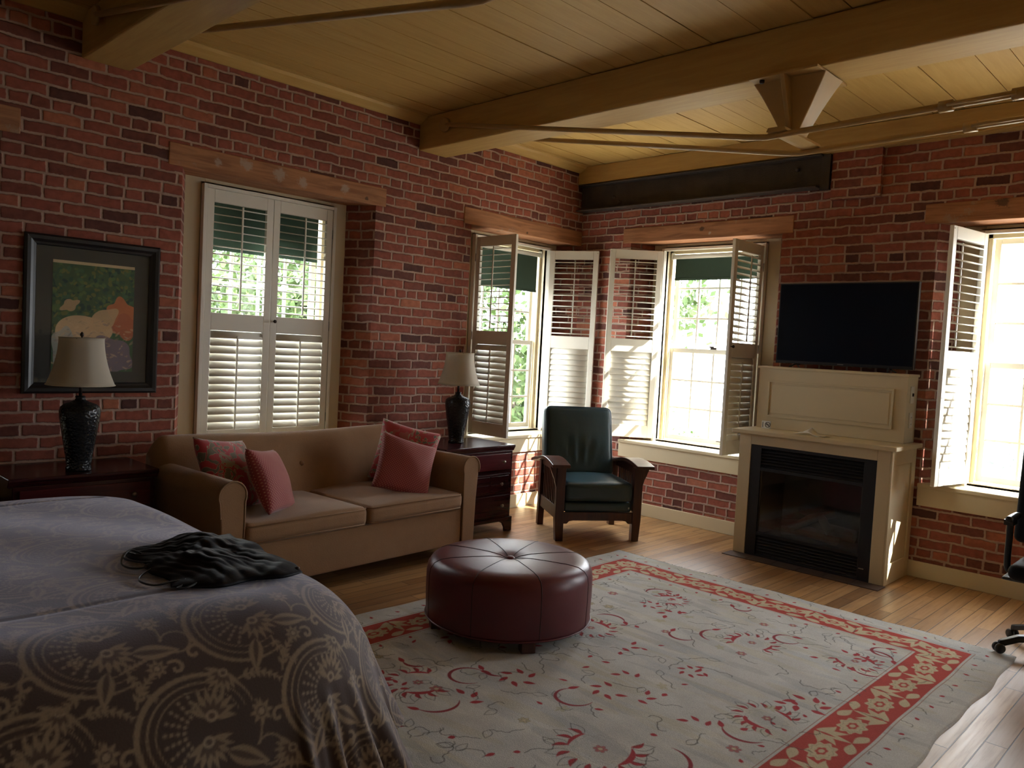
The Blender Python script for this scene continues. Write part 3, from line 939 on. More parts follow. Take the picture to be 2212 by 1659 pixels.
class Canvas:
    """raster in metres used to weave a pattern attribute into a dense mesh"""
    def __init__(s, x0, x1, y0, y1, nx, ny, col):
        s.X = np.linspace(x0, x1, nx); s.Y = np.linspace(y0, y1, ny)
        s.a = np.ones((nx, ny, 3), np.float32)*np.array(col, np.float32)
        s.dx = (x1-x0)/(nx-1); s.dy = (y1-y0)/(ny-1); s.x0, s.y0 = x0, y0
    def win(s, cx, cy, r):
        i0 = max(0, int((cx-r-s.x0)/s.dx)); i1 = min(len(s.X), int((cx+r-s.x0)/s.dx)+2)
        j0 = max(0, int((cy-r-s.y0)/s.dy)); j1 = min(len(s.Y), int((cy+r-s.y0)/s.dy)+2)
        if i0 >= i1 or j0 >= j1:
            return None
        gx, gy = np.meshgrid(s.X[i0:i1]-cx, s.Y[j0:j1]-cy, indexing='ij')
        return slice(i0, i1), slice(j0, j1), gx, gy
    def put(s, w, m_, col, al=1.0):
        m_ = np.clip(m_, 0, 1)[..., None]*al
        s.a[w[0], w[1]] = s.a[w[0], w[1]]*(1-m_)+np.array(col, np.float32)*m_
    def ell(s, cx, cy, rx, ry, ang, col, al=1.0, ring=None, wob=0, k=5):
        w = s.win(cx, cy, max(rx, ry)*1.25)
        if w is None: return
        c_, n_ = math.cos(ang), math.sin(ang)
        x = (w[2]*c_+w[3]*n_)/rx; y = (-w[2]*n_+w[3]*c_)/ry
        d = np.hypot(x, y)
        if wob:
            d = d/(1+wob*np.cos(k*np.arctan2(y, x)))
        e = min(rx, ry)
        if ring:
            m_ = (ring-np.abs(d-1)*e)/s.dx+0.5
        else:
            m_ = (1-d)*e/s.dx+0.5
        s.put(w, m_, col, al)
    def leaf(s, cx, cy, L, Wd, ang, col, al=1.0, bend=0.0, line=None):
        w = s.win(cx, cy, L*1.1)
        if w is None: return
        c_, n_ = math.cos(ang), math.sin(ang)
        x = (w[2]*c_+w[3]*n_)/L; y = (-w[2]*n_+w[3]*c_)
        y = y-bend*L*(x-0.5)**2*2
        prof = Wd*np.sin(np.pi*np.clip(x, 0, 1)**0.75)
        d = prof-np.abs(y)
        m_ = np.where((x > 0) & (x < 1), d/s.dx+0.5, 0)
        s.put(w, m_, col, al)
        if line is not None:
            s.put(w, np.where((x > -0.02) & (x < 1.02), (0.0016-np.abs(d-0.002))/s.dx+0.6, 0), line, 0.8)
    def stroke(s, pts, wd, col, al=1.0):
        for k in range(len(pts)-1):
            a = np.array(pts[k]); b = np.array(pts[k+1])
            c_ = (a+b)/2; L = np.linalg.norm(b-a)
            w = s.win(c_[0], c_[1], L/2+wd*2)
            if w is None: continue
            px, py = w[2]+c_[0]-a[0], w[3]+c_[1]-a[1]
            d = b-a
            tt = np.clip((px*d[0]+py*d[1])/max(L*L, 1e-9), 0, 1)
            dist = np.hypot(px-tt*d[0], py-tt*d[1])
            s.put(w, (wd-dist)/s.dx+0.5, col, al)
    def arc(s, cx, cy, r, a0, a1, wd, col, al=1.0, ry=None, rot=0.0, taper=False, n=18):
        ry = ry or r
        P = []
        for a in np.linspace(a0, a1, n):
            x, y = r*math.cos(a), ry*math.sin(a)
            P.append((cx+x*math.cos(rot)-y*math.sin(rot), cy+x*math.sin(rot)+y*math.cos(rot)))
        if taper:
            for k in range(len(P)-1):
                f_ = (k+1)/(len(P)-1)
                s.stroke(P[k:k+2], wd*(0.25+math.sin(math.pi*f_)), col, al)
        else:
            s.stroke(P, wd, col, al)
    def mesh(s, name, mat, parent, mapf):
        """mapf(X,Y grids)->(nx,ny,3)"""
        gx, gy = np.meshgrid(s.X, s.Y, indexing='ij')
        P = mapf(gx, gy).reshape(-1, 3)
        nx, ny = gx.shape
        idx = np.arange(nx*ny).reshape(nx, ny)
        q = np.stack([idx[:-1, :-1], idx[1:, :-1], idx[1:, 1:], idx[:-1, 1:]], -1).reshape(-1, 4)
        me = bpy.data.meshes.new(name)
        me.vertices.add(len(P)); me.vertices.foreach_set('co', P.astype(np.float32).ravel())
        me.loops.add(q.size); me.loops.foreach_set('vertex_index', q.astype(np.int32).ravel())
        me.polygons.add(len(q)); me.polygons.foreach_set('loop_start', np.arange(0, q.size, 4, dtype=np.int32))
        me.update(calc_edges=True)
        me.polygons.foreach_set('use_smooth', np.ones(len(q), bool))
        at = me.attributes.new('pattern', 'FLOAT_COLOR', 'POINT')
        col = np.ones((nx*ny, 4), np.float32); col[:, :3] = s.a.reshape(-1, 3)
        at.data.foreach_set('color', col.ravel())
        me.materials.append(mat)
        o = bpy.data.objects.new(name, me); C.objects.link(o)
        if parent is not None:
            o.parent = parent
        return o

# the print: a loose painted garden of colour patches (stand-in of the same tones)
rg = random.Random(11)
cv = Canvas(-0.222, 0.224, -0.321, 0.314, 224, 318, (0.045, 0.085, 0.045))
for k in range(420):
    x, y = rg.uniform(-0.22, 0.22), rg.uniform(-0.12, 0.30)
    col = rg.choice([(0.03, 0.075, 0.05), (0.05, 0.11, 0.06), (0.075, 0.13, 0.05), (0.02, 0.05, 0.045), (0.12, 0.13, 0.045)])
    cv.ell(x, y, rg.uniform(0.006, 0.02), rg.uniform(0.005, 0.014), rg.uniform(0, 3), col, 0.85)
cv.ell(0.16, 0.02, 0.075, 0.10, 0.4, (0.40, 0.13, 0.06), 0.95, wob=0.15)
cv.ell(0.18, -0.05, 0.08, 0.07, 0.2, (0.34, 0.10, 0.055), 0.9, wob=0.2, k=4)
cv.ell(-0.06, -0.10, 0.155, 0.105, 0.15, (0.46, 0.31, 0.19), 0.95, wob=0.08, k=3)
cv.ell(0.05, -0.02, 0.10, 0.055, 0.7, (0.44, 0.29, 0.17), 0.9, wob=0.1, k=4)
cv.ell(-0.13, 0.06, 0.05, 0.03, 0.5, (0.40, 0.26, 0.15), 0.8, wob=0.2, k=4)
cv.ell(0.10, -0.22, 0.13, 0.10, -0.5, (0.15, 0.11, 0.15), 0.9, wob=0.1)
cv.ell(-0.15, -0.20, 0.07, 0.13, 0.1, (0.30, 0.30, 0.28), 0.8, wob=0.1)
for k in range(160):
    x, y = rg.uniform(-0.22, 0.22), rg.uniform(-0.32, -0.02)
    cv.ell(x, y, rg.uniform(0.004, 0.02), rg.uniform(0.003, 0.007), rg.uniform(-0.6, 1.2), rg.choice([(0.34, 0.24, 0.16), (0.13, 0.12, 0.15), (0.20, 0.14, 0.12), (0.48, 0.34, 0.22)]), 0.4)
cv.a[:, -9:] = (0.42, 0.33, 0.21)
cv.a *= 1.5
cv.mesh('print', attr_mat('painted_print', 0.7, noise=0.1, nscale=200, bump=0.05), t, lambda a, b: np.stack([a+0.0, 0*a-0.008, b+0.0], -1))
f = MB(); f.add([(-hw+0.055, -0.011, -hh+0.055), (hw-0.055, -0.011, -hh+0.055), (hw-0.055, -0.011, hh-0.055), (-hw+0.055, -0.011, hh-0.055)], [(0, 1, 2, 3)])
f.obj('picture_glass', M['glass'], t)

# ------------------------------------------------------------------ rug
GR, RD = (0.50, 0.495, 0.475), (0.40, 0.062, 0.050)
CRM = (0.50, 0.42, 0.28)
INK = (0.075, 0.068, 0.06)
rx0, rx1, ry0, ry1 = 1.18, 4.835, 0.875, 3.465
cv = Canvas(rx0, rx1, ry0, ry1, 960, 680, GR)
rg = random.Random(5)
# abrash of wool tones
for k in range(500):
    cv.ell(rg.uniform(rx0, rx1), rg.uniform(ry0, ry1), rg.uniform(0.05, 0.3), rg.uniform(0.01, 0.04), rg.uniform(1.3, 1.8), rg.choice([(0.52, 0.49, 0.40), (0.42, 0.44, 0.46), (0.34, 0.34, 0.34), (0.58, 0.57, 0.53), (0.46, 0.43, 0.33)]), 0.42)
bo, bi = 0.172, 0.385
X, Y = np.meshgrid(cv.X, cv.Y, indexing='ij')
ed = np.minimum(np.minimum(X-rx0, rx1-X), np.minimum(Y-ry0, ry1-Y))
band = (ed > bo) & (ed < bi)
cv.a[band] = RD
thin = (np.abs(ed-bo+0.012) < 0.002) | (np.abs(ed-bi-0.01) < 0.002)
cv.a[thin] = (0.33, 0.20, 0.16)
def zig(cx, cy, n, step, ang, col=INK, wd=0.0021):
    P = [(cx, cy)]
    for _ in range(n):
        ang += rg.uniform(-1.0, 1.0)
        P.append((P[-1][0]+step*math.cos(ang), P[-1][1]+step*math.sin(ang)))
    cv.stroke(P, wd, col, 0.8)
def rosette(cx, cy, r, ang):
    cv.ell(cx, cy, r*1.25, r*0.82, ang, CRM, wob=0.12, k=9)
    cv.ell(cx, cy, r*0.55, r*0.32, ang, RD, wob=0.1, k=6)
    cv.ell(cx, cy, r*0.28, r*0.17, ang, CRM)
    cv.ell(cx, cy, r*1.0, r*0.62, ang, INK, 0.5, ring=0.001, wob=0.1, k=9)
def palm(cx, cy, ang, s_):
    for da in (-1.1, -0.55, 0.0, 0.55, 1.1):
        cv.leaf(cx, cy, s_*(1.15-0.25*abs(da)), s_*0.17, ang+da, CRM, bend=0.25*da)
    cv.leaf(cx, cy, s_*0.6, s_*0.07, ang, RD)
    zig(cx, cy, 5, s_*0.2, ang)
mid = (bo+bi)/2
def border(ax, ay, bx, by):
    L = math.hypot(bx-ax, by-ay); n = round(L/0.31); ang = math.atan2(by-ay, bx-ax)
    for k in range(n+1):
        f_ = k/n
        cx, cy = ax+(bx-ax)*f_, ay+(by-ay)*f_
        rosette(cx, cy, 0.062, ang)
        if k < n:
            mx_, my = ax+(bx-ax)*(f_+0.5/n), ay+(by-ay)*(f_+0.5/n)
            sg = 1 if k % 2 else -1
            nx_, ny_ = -math.sin(ang)*sg*0.075, math.cos(ang)*sg*0.075
            palm(mx_+nx_, my+ny_, ang+math.pi/2*(-sg), 0.115)
            cv.leaf(mx_-nx_*1.1-0.1*math.cos(ang), my-ny_*1.1-0.1*math.sin(ang), 0.10, 0.022, ang+0.25*sg, CRM)
            cv.leaf(mx_-nx_*1.1+0.1*math.cos(ang), my-ny_*1.1+0.1*math.sin(ang), 0.10, 0.022, ang+math.pi-0.25*sg, CRM)
border(rx0+mid, ry0+mid, rx1-mid, ry0+mid)
border(rx0+mid, ry1-mid, rx1-mid, ry1-mid)
border(rx1-mid, ry0+mid, rx1-mid, ry1-mid)
border(rx0+mid, ry0+mid, rx0+mid, ry1-mid)
outer = ed < bo
save = cv.a.copy()
RD2 = (0.36, 0.045, 0.055)
def flower_ring(cx, cy, r, rot, span=4.4):
    for k in range(11):
        a = rot+span*k/10
        px, py = cx+r*math.cos(a), cy+r*math.sin(a)
        cv.leaf(px, py, r*0.55, r*0.10, a+0.5, RD2, bend=0.3)
        cv.leaf(px, py, r*0.75, r*0.2, a+0.1, GR, 0.0, line=INK)
    cv.arc(cx, cy, r*0.97, rot, rot+1.0, 0.007, RD2, taper=True)
    cv.arc(cx, cy, r*0.97, rot+span-1.2, rot+span, 0.010, RD2, taper=True)
    cv.ell(cx, cy, r*0.7, r*0.6, rot, (0.40, 0.40, 0.40), 0.5)
    cv.ell(cx, cy, r*0.82, r*0.75, rot, INK, 0.35, ring=0.0012, wob=0.08, k=11)
    rosette2(cx, cy, r*0.2)
def rosette2(cx, cy, r, col=None):
    col = col or RD2
    for k in range(6):
        a = k*math.pi/3
        cv.ell(cx+r*0.7*math.cos(a), cy+r*0.7*math.sin(a), r*0.42, r*0.34, a, col, 0.75)
        cv.ell(cx+r*0.7*math.cos(a), cy+r*0.7*math.sin(a), r*0.42, r*0.34, a, INK, 0.5, ring=0.001)
    cv.ell(cx, cy, r*0.35, r*0.35, 0, CRM)
def sprig(cx, cy, rot, n=5, s_=1.0):
    for k in range(n):
        a = rot+k*1.0
        cv.leaf(cx+0.05*s_*math.cos(a), cy+0.05*s_*math.sin(a), 0.062*s_, 0.014*s_, a+0.9, RD2)
def crescent(cx, cy, r, a0, a1):
    cv.arc(cx, cy, r, a0, a1, 0.0065, (0.26, 0.045, 0.055), taper=True, n=24)
    cv.leaf(cx+r*math.cos(a0), cy+r*math.sin(a0), 0.06, 0.013, a0-1.4, RD2)
fx0, fx1, fy0, fy1 = rx0+bi+0.06, rx1-bi-0.06, ry0+bi+0.06, ry1-bi-0.06
for cx, cy, r, rot in ((2.36, 1.72, 0.125, 1.2), (3.86, 1.88, 0.10, 4.2), (3.35, 2.55, 0.10, 2.4), (2.2, 2.6, 0.11, 0.4), (4.12, 2.55, 0.08, 3.4), (3.1, 1.42, 0.10, 5.4), (4.05, 1.42, 0.09, 2.0)):
    flower_ring(cx, cy, r, rot)
    crescent(cx+r*1.7*math.cos(rot+4), cy+r*1.7*math.sin(rot+4), r*0.95, rot+3, rot+5.2)
placed = []
for k in range(420):
    x, y = rg.uniform(fx0, fx1), rg.uniform(fy0, fy1)
    if any((x-a)**2+(y-b)**2 < 0.075**2 for a, b in placed) or any((x-a)**2+(y-b)**2 < 0.17**2 for a, b in ((2.36, 1.72), (3.86, 1.88), (3.35, 2.55))):
        continue
    placed.append((x, y))
    h = rg.random()
    if h < 0.10: sprig(x, y, rg.uniform(0, 6), rg.randint(3, 6), rg.uniform(0.7, 1.05))
    elif h < 0.30: cv.leaf(x, y, rg.uniform(0.03, 0.05), rg.uniform(0.008, 0.013), rg.uniform(0, 6.28), RD2)
    elif h < 0.36: rosette2(x, y, rg.uniform(0.02, 0.03), rg.choice([RD2, (0.38, 0.32, 0.18)]))
    elif h < 0.58:
        zig(x, y, 9, 0.017, rg.uniform(0, 6))
        cv.leaf(x, y, 0.07, 0.02, rg.uniform(0, 6.28), GR, 0, line=INK)
    elif h < 0.63: crescent(x, y, rg.uniform(0.05, 0.09), rg.uniform(0, 3), rg.uniform(3.5, 5.5))
    elif h < 0.68: cv.ell(x, y, 0.03, 0.02, rg.uniform(0, 3), (0.38, 0.34, 0.18), 0.5, wob=0.3)
    else: zig(x, y, rg.randint(7, 16), 0.016, rg.uniform(0, 6))
# guard stripes: small blossoms either side of the red band
for off in (0.105, bi+0.055):
    for (ax, ay, bx, by) in ((rx0+off, ry0+off, rx1-off, ry0+off), (rx0+off, ry1-off, rx1-off, ry1-off), (rx1-off, ry0+off, rx1-off, ry1-off)):
        L = math.hypot(bx-ax, by-ay); n = int(L/0.09); ang = math.atan2(by-ay, bx-ax)
        for k in range(n):
            f_ = (k+0.5)/n
            x, y = ax+(bx-ax)*f_, ay+(by-ay)*f_
            if k % 2: cv.leaf(x, y, 0.03, 0.009, ang+rg.uniform(-1, 1)+1.5, RD2)
            else: zig(x, y, 7, 0.012, ang+rg.uniform(-1, 1), wd=0.0019)
nz = np.random.RandomState(3)
cv.a *= (1+0.10*(nz.rand(*cv.a.shape[:2])-0.5))[..., None].astype(np.float32)
t = thing('area_rug', 'large grey cream rug with a red floral border under the ottoman', 'rug')
def rugmap(a, b):
    e = np.minimum(np.minimum(a-rx0, rx1-a), np.minimum(b-ry0, ry1-b))
    wav = 0.006*np.sin(a*5.3+1.0)+0.006*np.sin(a*13.0)
    wx = 0.006*np.sin(b*6.1)+0.004*np.sin(b*15.0)
    fy = np.clip(1-(b-ry0)/0.25, 0, 1)+np.clip(1-(ry1-b)/0.25, 0, 1)
    fx = np.clip(1-(rx1-a)/0.25, 0, 1)
    return np.stack([a+wx*fx, b+wav*fy, 0.0105-0.0095*np.clip(1-e/0.012, 0, 1)**2+0*a], -1)
cv.mesh('pile', attr_mat('wool_rug', 0.95, noise=0.22, nscale=220, bump=0.8), t, rugmap)
f = MB()
for k in range(420):
    y = ry0+0.01+(ry1-ry0-0.02)*k/419+rg.uniform(-0.002, 0.002)
    L = rg.uniform(0.008, 0.03)*(1.6 if rg.random() < 0.15 else 1)
    dy = rg.uniform(-0.010, 0.010)
    x0 = rx1+0.006*math.sin(y*6.1)+0.004*math.sin(y*15)-0.008
    f.tube([(x0, y, 0.006), (x0+L*0.6, y+dy*0.4, 0.004), (x0+L, y+dy, 0.002)], 0.0014, 3, cap=False)
o = f.obj('fringe', M['fringe'], t); o['kind'] = 'stuff'

# ------------------------------------------------------------------ ottoman
OZ = 0.011
t = thing('ottoman', 'round wine red leather ottoman with a tufted top on the rug', 'ottoman', (3.03, 2.87, OZ))
prof = [(0.40, 0.050), (0.430, 0.055), (0.438, 0.075), (0.442, 0.20), (0.442, 0.29), (0.436, 0.325), (0.418, 0.352), (0.385, 0.368), (0.33, 0.374), (0.22, 0.375), (0.12, 0.373), (0.06, 0.366), (0.03, 0.356), (0.012, 0.352), (0.001, 0.352)]
f = MB(); f.lathe(prof, n=96); f.obj('body', M['wine'], t)
for k in range(8):
    a = R(20+45*k)
    f = MB()
    P = [(r_*math.cos(a), r_*math.sin(a), z_+(0.0006)) for r_, z_ in prof[1:-1]]
    f.tube(P, 0.0018, 6)
    f.obj('seam', M['winedark'], t)
ringp = [(0.441*math.cos(a), 0.441*math.sin(a), 0.066) for a in np.linspace(0, 2*math.pi, 80, endpoint=False)]
f = MB(); f.tube(ringp, 0.004, 6, closed=True); f.obj('welt', M['wine'], t)
f = MB(); f.lathe([(0.024, 0.350), (0.025, 0.358), (0.018, 0.366), (0.001, 0.368)], n=24); f.obj('tuft_button', M['wine'], t)
for k in range(4):
    a = R(-121+90*k)
    f = MB(); f.box(-0.032, 0.032, -0.035, 0.035, 0, 0.052)
    f.xf(Matrix.Translation((0.385*math.cos(a), 0.385*math.sin(a), 0)) @ Matrix.Rotation(a, 4, 'Z'))
    f.obj('foot', M['mission'], t, bevel=0.003)

# ------------------------------------------------------------------ sofa
SR = 3.4
SL, SDp = 1.96, 0.92
S0 = (1.895, 3.885)
t = thing('sofa', 'tan chenille two seat sofa against the brick wall between two nightstands', 'sofa', (*S0, 0), R(SR))
AW = 0.145
f = MB(); f.box(AW-0.01, SL-AW+0.01, 0.012, 0.80, 0.105, 0.352)
f.obj('base', M['sofa'], t, bevel=0.012, seg=3)
def arm_profile(sg):
    P = [(0.018, 0.105), (AW-0.008, 0.105), (AW-0.004, 0.40), (AW-0.002, 0.55)]
    c_, r_ = (AW/2-0.002, 0.632), 0.080
    for k in range(13):
        a = R(-25+230*k/12)
        P.append((c_[0]+r_*math.cos(a), c_[1]+r_*math.sin(a)))
    P += [(0.004, 0.52), (0.012, 0.40)]
    return P
for sg in (0, 1):
    P = arm_profile(0)
    if sg == 0:
        P = [(x, z) for x, z in P]
    else:
        P = [(SL-x, z) for x, z in P][::-1]
    f = MB(); f.prism(P, 0.0, 0.84, 'y', smooth=True)
    o = f.obj('arm', M['sofa'], t, bevel=0.010, seg=3)
    f = MB(); f.tube([(x, 0.001, z) for x, z in P[2:-1]], 0.0055, 6)
    f.obj('piping', M['sofapipe'], o)
# backrest, gently arched with rounded shoulders, leaning back
f = MB()
n1, n2 = 49, 15
Pf = []
def backpt(u, v, side):
    # u 0..1 along the sofa, v 0..1 up
    x = 0.004+(SL-0.008)*u
    H = 0.875-0.010*math.cos((u-0.5)*math.pi*2)-0.02
    edge = min(u, 1-u)*SL
    H -= 0.10*max(0, 1-edge/0.085)**2.2
    z = 0.30+(H-0.30)*v
    th = 0.20-0.07*v
    yb = 0.80+0.10*v
    th *= 1-0.25*max(0, 1-edge/0.05)**2
    top = max(0, (v-0.86)/0.14)
    half = th/2*math.sqrt(max(0, 1-top*top))
    yc = yb-th/2-0.02
    y_ = yc-side*half
    if side > 0:
        dx, dz = (x-SL/2)/0.10, (z-0.645)/0.10
        y_ += 0.028*math.exp(-(dx*dx+dz*dz))
    return (x, y_, z)
vs = np.array([0, 0.12, 0.25, 0.4, 0.5, 0.6, 0.7, 0.8, 0.86, 0.90, 0.935, 0.965, 0.985, 0.996, 1.0])
us = np.concatenate([[0, 0.006, 0.014, 0.025, 0.04], np.linspace(0.06, 0.94, 39), [0.96, 0.975, 0.986, 0.994, 1.0]])
G1 = np.array([[backpt(u, v, 1) for v in vs] for u in us])
G2 = np.array([[backpt(u, v, -1) for v in vs] for u in us])
f.grid(G1); f.grid(G2[::-1])
for G, H_ in ((0, 0), (-1, -1)):
    E = np.stack([G1[G], G2[H_]], 0); f.grid(E)
bo_ = f.obj('backrest', M['sofa'], t, weld=True)
for k in (0.5,):
    f = MB(); f.lathe([(0.001, 0.014), (0.012, 0.012), (0.019, 0.006), (0.020, 0.0)], n=20)
    p_ = backpt(k, (0.645-0.30)/0.555, 1)
    f.xf(Matrix.Translation((p_[0], p_[1]+0.004, p_[2])) @ Matrix.Rotation(R(90), 4, 'X'))
    f.obj('tuft_button', M['sofa'], t)
cwid = (SL-2*AW-0.006)/2
for k in range(2):
    f = MB()
    cx = AW+0.003+cwid*(k+0.5)
    def puff(P):
        Q = P.copy()
        Q[..., 2] += 0.010*np.sin(P[..., 0]*9+k*2)*np.clip(P[..., 2]*8, 0, 1)
        return Q
    f.soft(cx, 0.355, 0.412, cwid-0.006, 0.735, 0.118, 0.038, (0.004, 0.006, 0.020), 10, puff)
    o = f.obj('seat_cushion', M['sofa'], t, weld=True)
    f = MB()
    hx, hy = (cwid-0.006)/2, 0.3675
    for zz in (0.366, 0.457):
        f.tube([(cx-hx+0.004, 0.355+hy-0.2, zz), (cx-hx+0.003, 0.355-hy+0.03, zz), (cx-hx+0.03, 0.355-hy+0.003, zz), (cx, 0.355-hy-0.004, zz+0.004), (cx+hx-0.03, 0.355-hy+0.003, zz), (cx+hx-0.003, 0.355-hy+0.03, zz), (cx+hx-0.004, 0.355+hy-0.2, zz)], 0.0045, 6)
    f.obj('piping', M['sofapipe'], o)
for x in (0.07, SL-0.07):
    for y in (0.07, 0.78):
        f = MB(); f.lathe([(0.022, 0), (0.03, 0.108)], (x, y, 0), n=14); f.obj('leg', M['black'], t)

def pillow(name, label, cat, size, th, mat, loc, rot, group, seed=0):
    n = 25
    u = np.linspace(-1, 1, n)
    A, B = np.meshgrid(u, u, indexing='ij')
    rs = np.random.RandomState(seed)
    f = MB()
    h = size/2
    for sg in (1, -1):
        sx = 1-0.07*(1-B**2)
        sy = 1-0.07*(1-A**2)
        T = th/2*np.clip((1-A**2)*(1-B**2), 0, 1)**0.42
        T = T*(1+0.10*np.sin(3*A+seed)*np.cos(2.5*B+seed))
        T += 0.006*np.sin(9*A*B+seed)*(1-np.maximum(abs(A), abs(B)))
        P = np.stack([A*h*sx, sg*T, B*h*sy], -1)
        uv = np.stack([A*h, B*h], -1)+seed*0.37
        f.grid(P if sg > 0 else P[::-1], uv if sg > 0 else uv[::-1])
    o = f.obj(name, mat)
    me = o.data
    import bmesh
    bm = bmesh.new(); bm.from_mesh(me); bmesh.ops.remove_doubles(bm, verts=bm.verts, dist=1e-5); bmesh.ops.recalc_face_normals(bm, faces=bm.faces); bm.to_mesh(me); bm.free()
    o.location = loc
    o.rotation_euler = [R(q) for q in rot]
    tag(o, label, cat, group)
    return o
G_ = 'throw pillows on the sofa'
pillow('throw_pillow', 'red floral pillow leaning on the left arm of the sofa', 'pillow', 0.44, 0.16, M['floral'], (2.165, 4.345, 0.670), (-28, 8, 25), G_, 1)
pillow('throw_pillow', 'plain red dotted pillow standing second from the left sofa arm', 'pillow', 0.40, 0.15, M['dots'], (2.34, 4.17, 0.640), (-26, 8, 38), G_, 2)
pillow('throw_pillow', 'red floral pillow at the right end of the sofa, behind the dotted one', 'pillow', 0.44, 0.14, M['floral'], (3.53, 4.43, 0.680), (-18, 14, -34), G_, 4)
pillow('throw_pillow', 'red dotted pillow at the right end of the sofa, leaning on the floral one', 'pillow', 0.41, 0.14, M['dots'], (3.35, 4.20, 0.645), (-28, 17, -24), G_, 3)

# ------------------------------------------------------------------ nightstands
def nightstand(loc, label, W_=0.745, D_=0.50):
    t = thing('nightstand', label, 'nightstand', loc, 0, 'dark cherry nightstands beside the sofa')
    f = MB(); f.box(0.02, W_-0.02, 0.012, D_-0.01, 0.10, 0.655); f.obj('body', M['cherry'], t, bevel=0.004)
    f = MB()
    f.prism([(0.0, 0.700), (0.0, 0.682), (0.006, 0.675), (0.016, 0.655), (0.020, 0.650), (D_-0.005, 0.650), (D_, 0.700)], 0.0, W_, 'x')
    f.obj('top', M['cherry'], t, bevel=0.005, seg=3)
    f = MB()
    P = [(0.008, 0), (0.085, 0), (0.088, 0.03), (0.11, 0.065), (0.15, 0.085), (W_-0.15, 0.085), (W_-0.11, 0.065), (W_-0.088, 0.03), (W_-0.085, 0), (W_-0.008, 0), (W_-0.008, 0.115), (0.008, 0.115)]
    f.prism(P, -0.004, 0.016, 'y')
    P2 = [(y*D_/W_, z) for y, z in P]
    for x in (0.008, W_-0.028):
        f.prism(P2, x, x+0.02, 'x')
    f.obj('bracket_base', M['cherry'], t, bevel=0.003)
    for k, (za, zb) in enumerate(((0.505, 0.635), (0.318, 0.472), (0.135, 0.300))):
        f = MB()
        f.box(0.05, W_-0.05, -0.002, 0.012, za, zb)
        d = f.obj('drawer', M['cherryred'] if k == 0 else M['cherry'], t, bevel=0.003)
        if k == 1:
            f = MB()
            for a, b_ in ((0.07, W_*0.36), (W_*0.38, W_*0.62), (W_*0.64, W_-0.07)):
                for c_, e_ in ((za+0.015, (za+zb)/2-0.004), ((za+zb)/2+0.004, zb-0.015)):
                    f.box(a, b_, -0.007, -0.002, c_, e_)
            f.obj('raised_panel', M['cherry'], d, bevel=0.003)
        for s_ in (0.19, 0.81) if k != 1 else (0.22, 0.78):
            f = MB(); f.lathe([(0.005, 0), (0.005, 0.010), (0.012, 0.016), (0.013, 0.022), (0.007, 0.028), (0.001, 0.029)], n=14)
            f.xf(Matrix.Translation((W_*s_, -0.002 if k != 1 else -0.007, (za+zb)/2)) @ Matrix.Rotation(R(90), 4, 'X'))
            f.obj('knob', M['brass'], d)
    return t
nightstand((1.09, 4.515, 0), 'dark nightstand left of the sofa, half hidden behind the bed')
nightstand((3.895, 4.40, 0), 'dark cherry nightstand right of the sofa, beneath the lamp by the window')

def table_lamp(loc, label):
    t = thing('table_lamp', label, 'lamp', loc, 0, 'bell shaded table lamps with dark urn bases')
    f = MB()
    f.lathe([(0.062, 0.0), (0.064, 0.012), (0.060, 0.03), (0.066, 0.08), (0.078, 0.15), (0.090, 0.23), (0.099, 0.29), (0.1015, 0.325), (0.096, 0.347), (0.078, 0.362), (0.048, 0.374), (0.028, 0.384), (0.022, 0.395), (0.026, 0.402), (0.020, 0.408)], n=48)
    f.obj('urn_base', M['urn'], t)
    f = MB(); f.tube([(0, 0, 0.405), (0, 0, 0.52)], 0.009, 12); f.obj('neck', M['rod'], t)
    f = MB()
    z0, z1, n = 0.468, 0.722, 32
    P = []
    nn = 48
    for k in range(13):
        v = k/12
        z = z0+(z1-z0)*v
        r_ = 0.112+0.058*(1-v)**1.9
        ring = []
        for j in range(nn):
            a = 2*math.pi*j/nn
            # softly eight-sided panels
            rr = r_*(1-0.022*(abs(math.cos(4*(a+R(22.5))))))
            ring.append((rr*math.cos(a), rr*math.sin(a), z))
        P.append(ring)
    P = np.array(P).transpose(1, 0, 2)
    f.grid(P, closed_u=True)
    sh = f.obj('lamp_shade', M['shade'], t)
    s_ = sh.modifiers.new('thick', 'SOLIDIFY'); s_.thickness = 0.002
    for zz, rr in ((z0, 0.168), (z1, 0.111)):
        f = MB(); f.tube([(rr*math.cos(a), rr*math.sin(a), zz) for a in np.linspace(0, 2*math.pi, 48, endpoint=False)], 0.0025, 6, closed=True)
        f.obj('shade_rim', M['shade'], sh)
    f = MB()
    for j in range(3):
        a = 2*math.pi*j/3
        f.tube([(0, 0, z1-0.008), (0.111*math.cos(a), 0.111*math.sin(a), z1-0.004)], 0.002, 5)
    f.obj('spider', M['rod'], t)
    f = MB(); f.lathe([(0.004, 0.50), (0.004, 0.728), (0.009, 0.732), (0.010, 0.742), (0.004, 0.752), (0.001, 0.754)], n=14)
    f.obj('finial', M['rod'], t)
    f = MB(); f.lathe([(0.012, 0.52), (0.014, 0.54), (0.028, 0.58), (0.030, 0.61), (0.02, 0.635), (0.002, 0.645)], (0.03, 0, 0), n=20)
    f.obj('bulb', M['paper'], t)
    return t
table_lamp((1.452, 4.645, 0.700), 'table lamp with cream bell shade and black urn base in front of the framed picture')
table_lamp((4.245, 4.690, 0.700), 'table lamp with cream bell shade and black urn base right of the sofa')

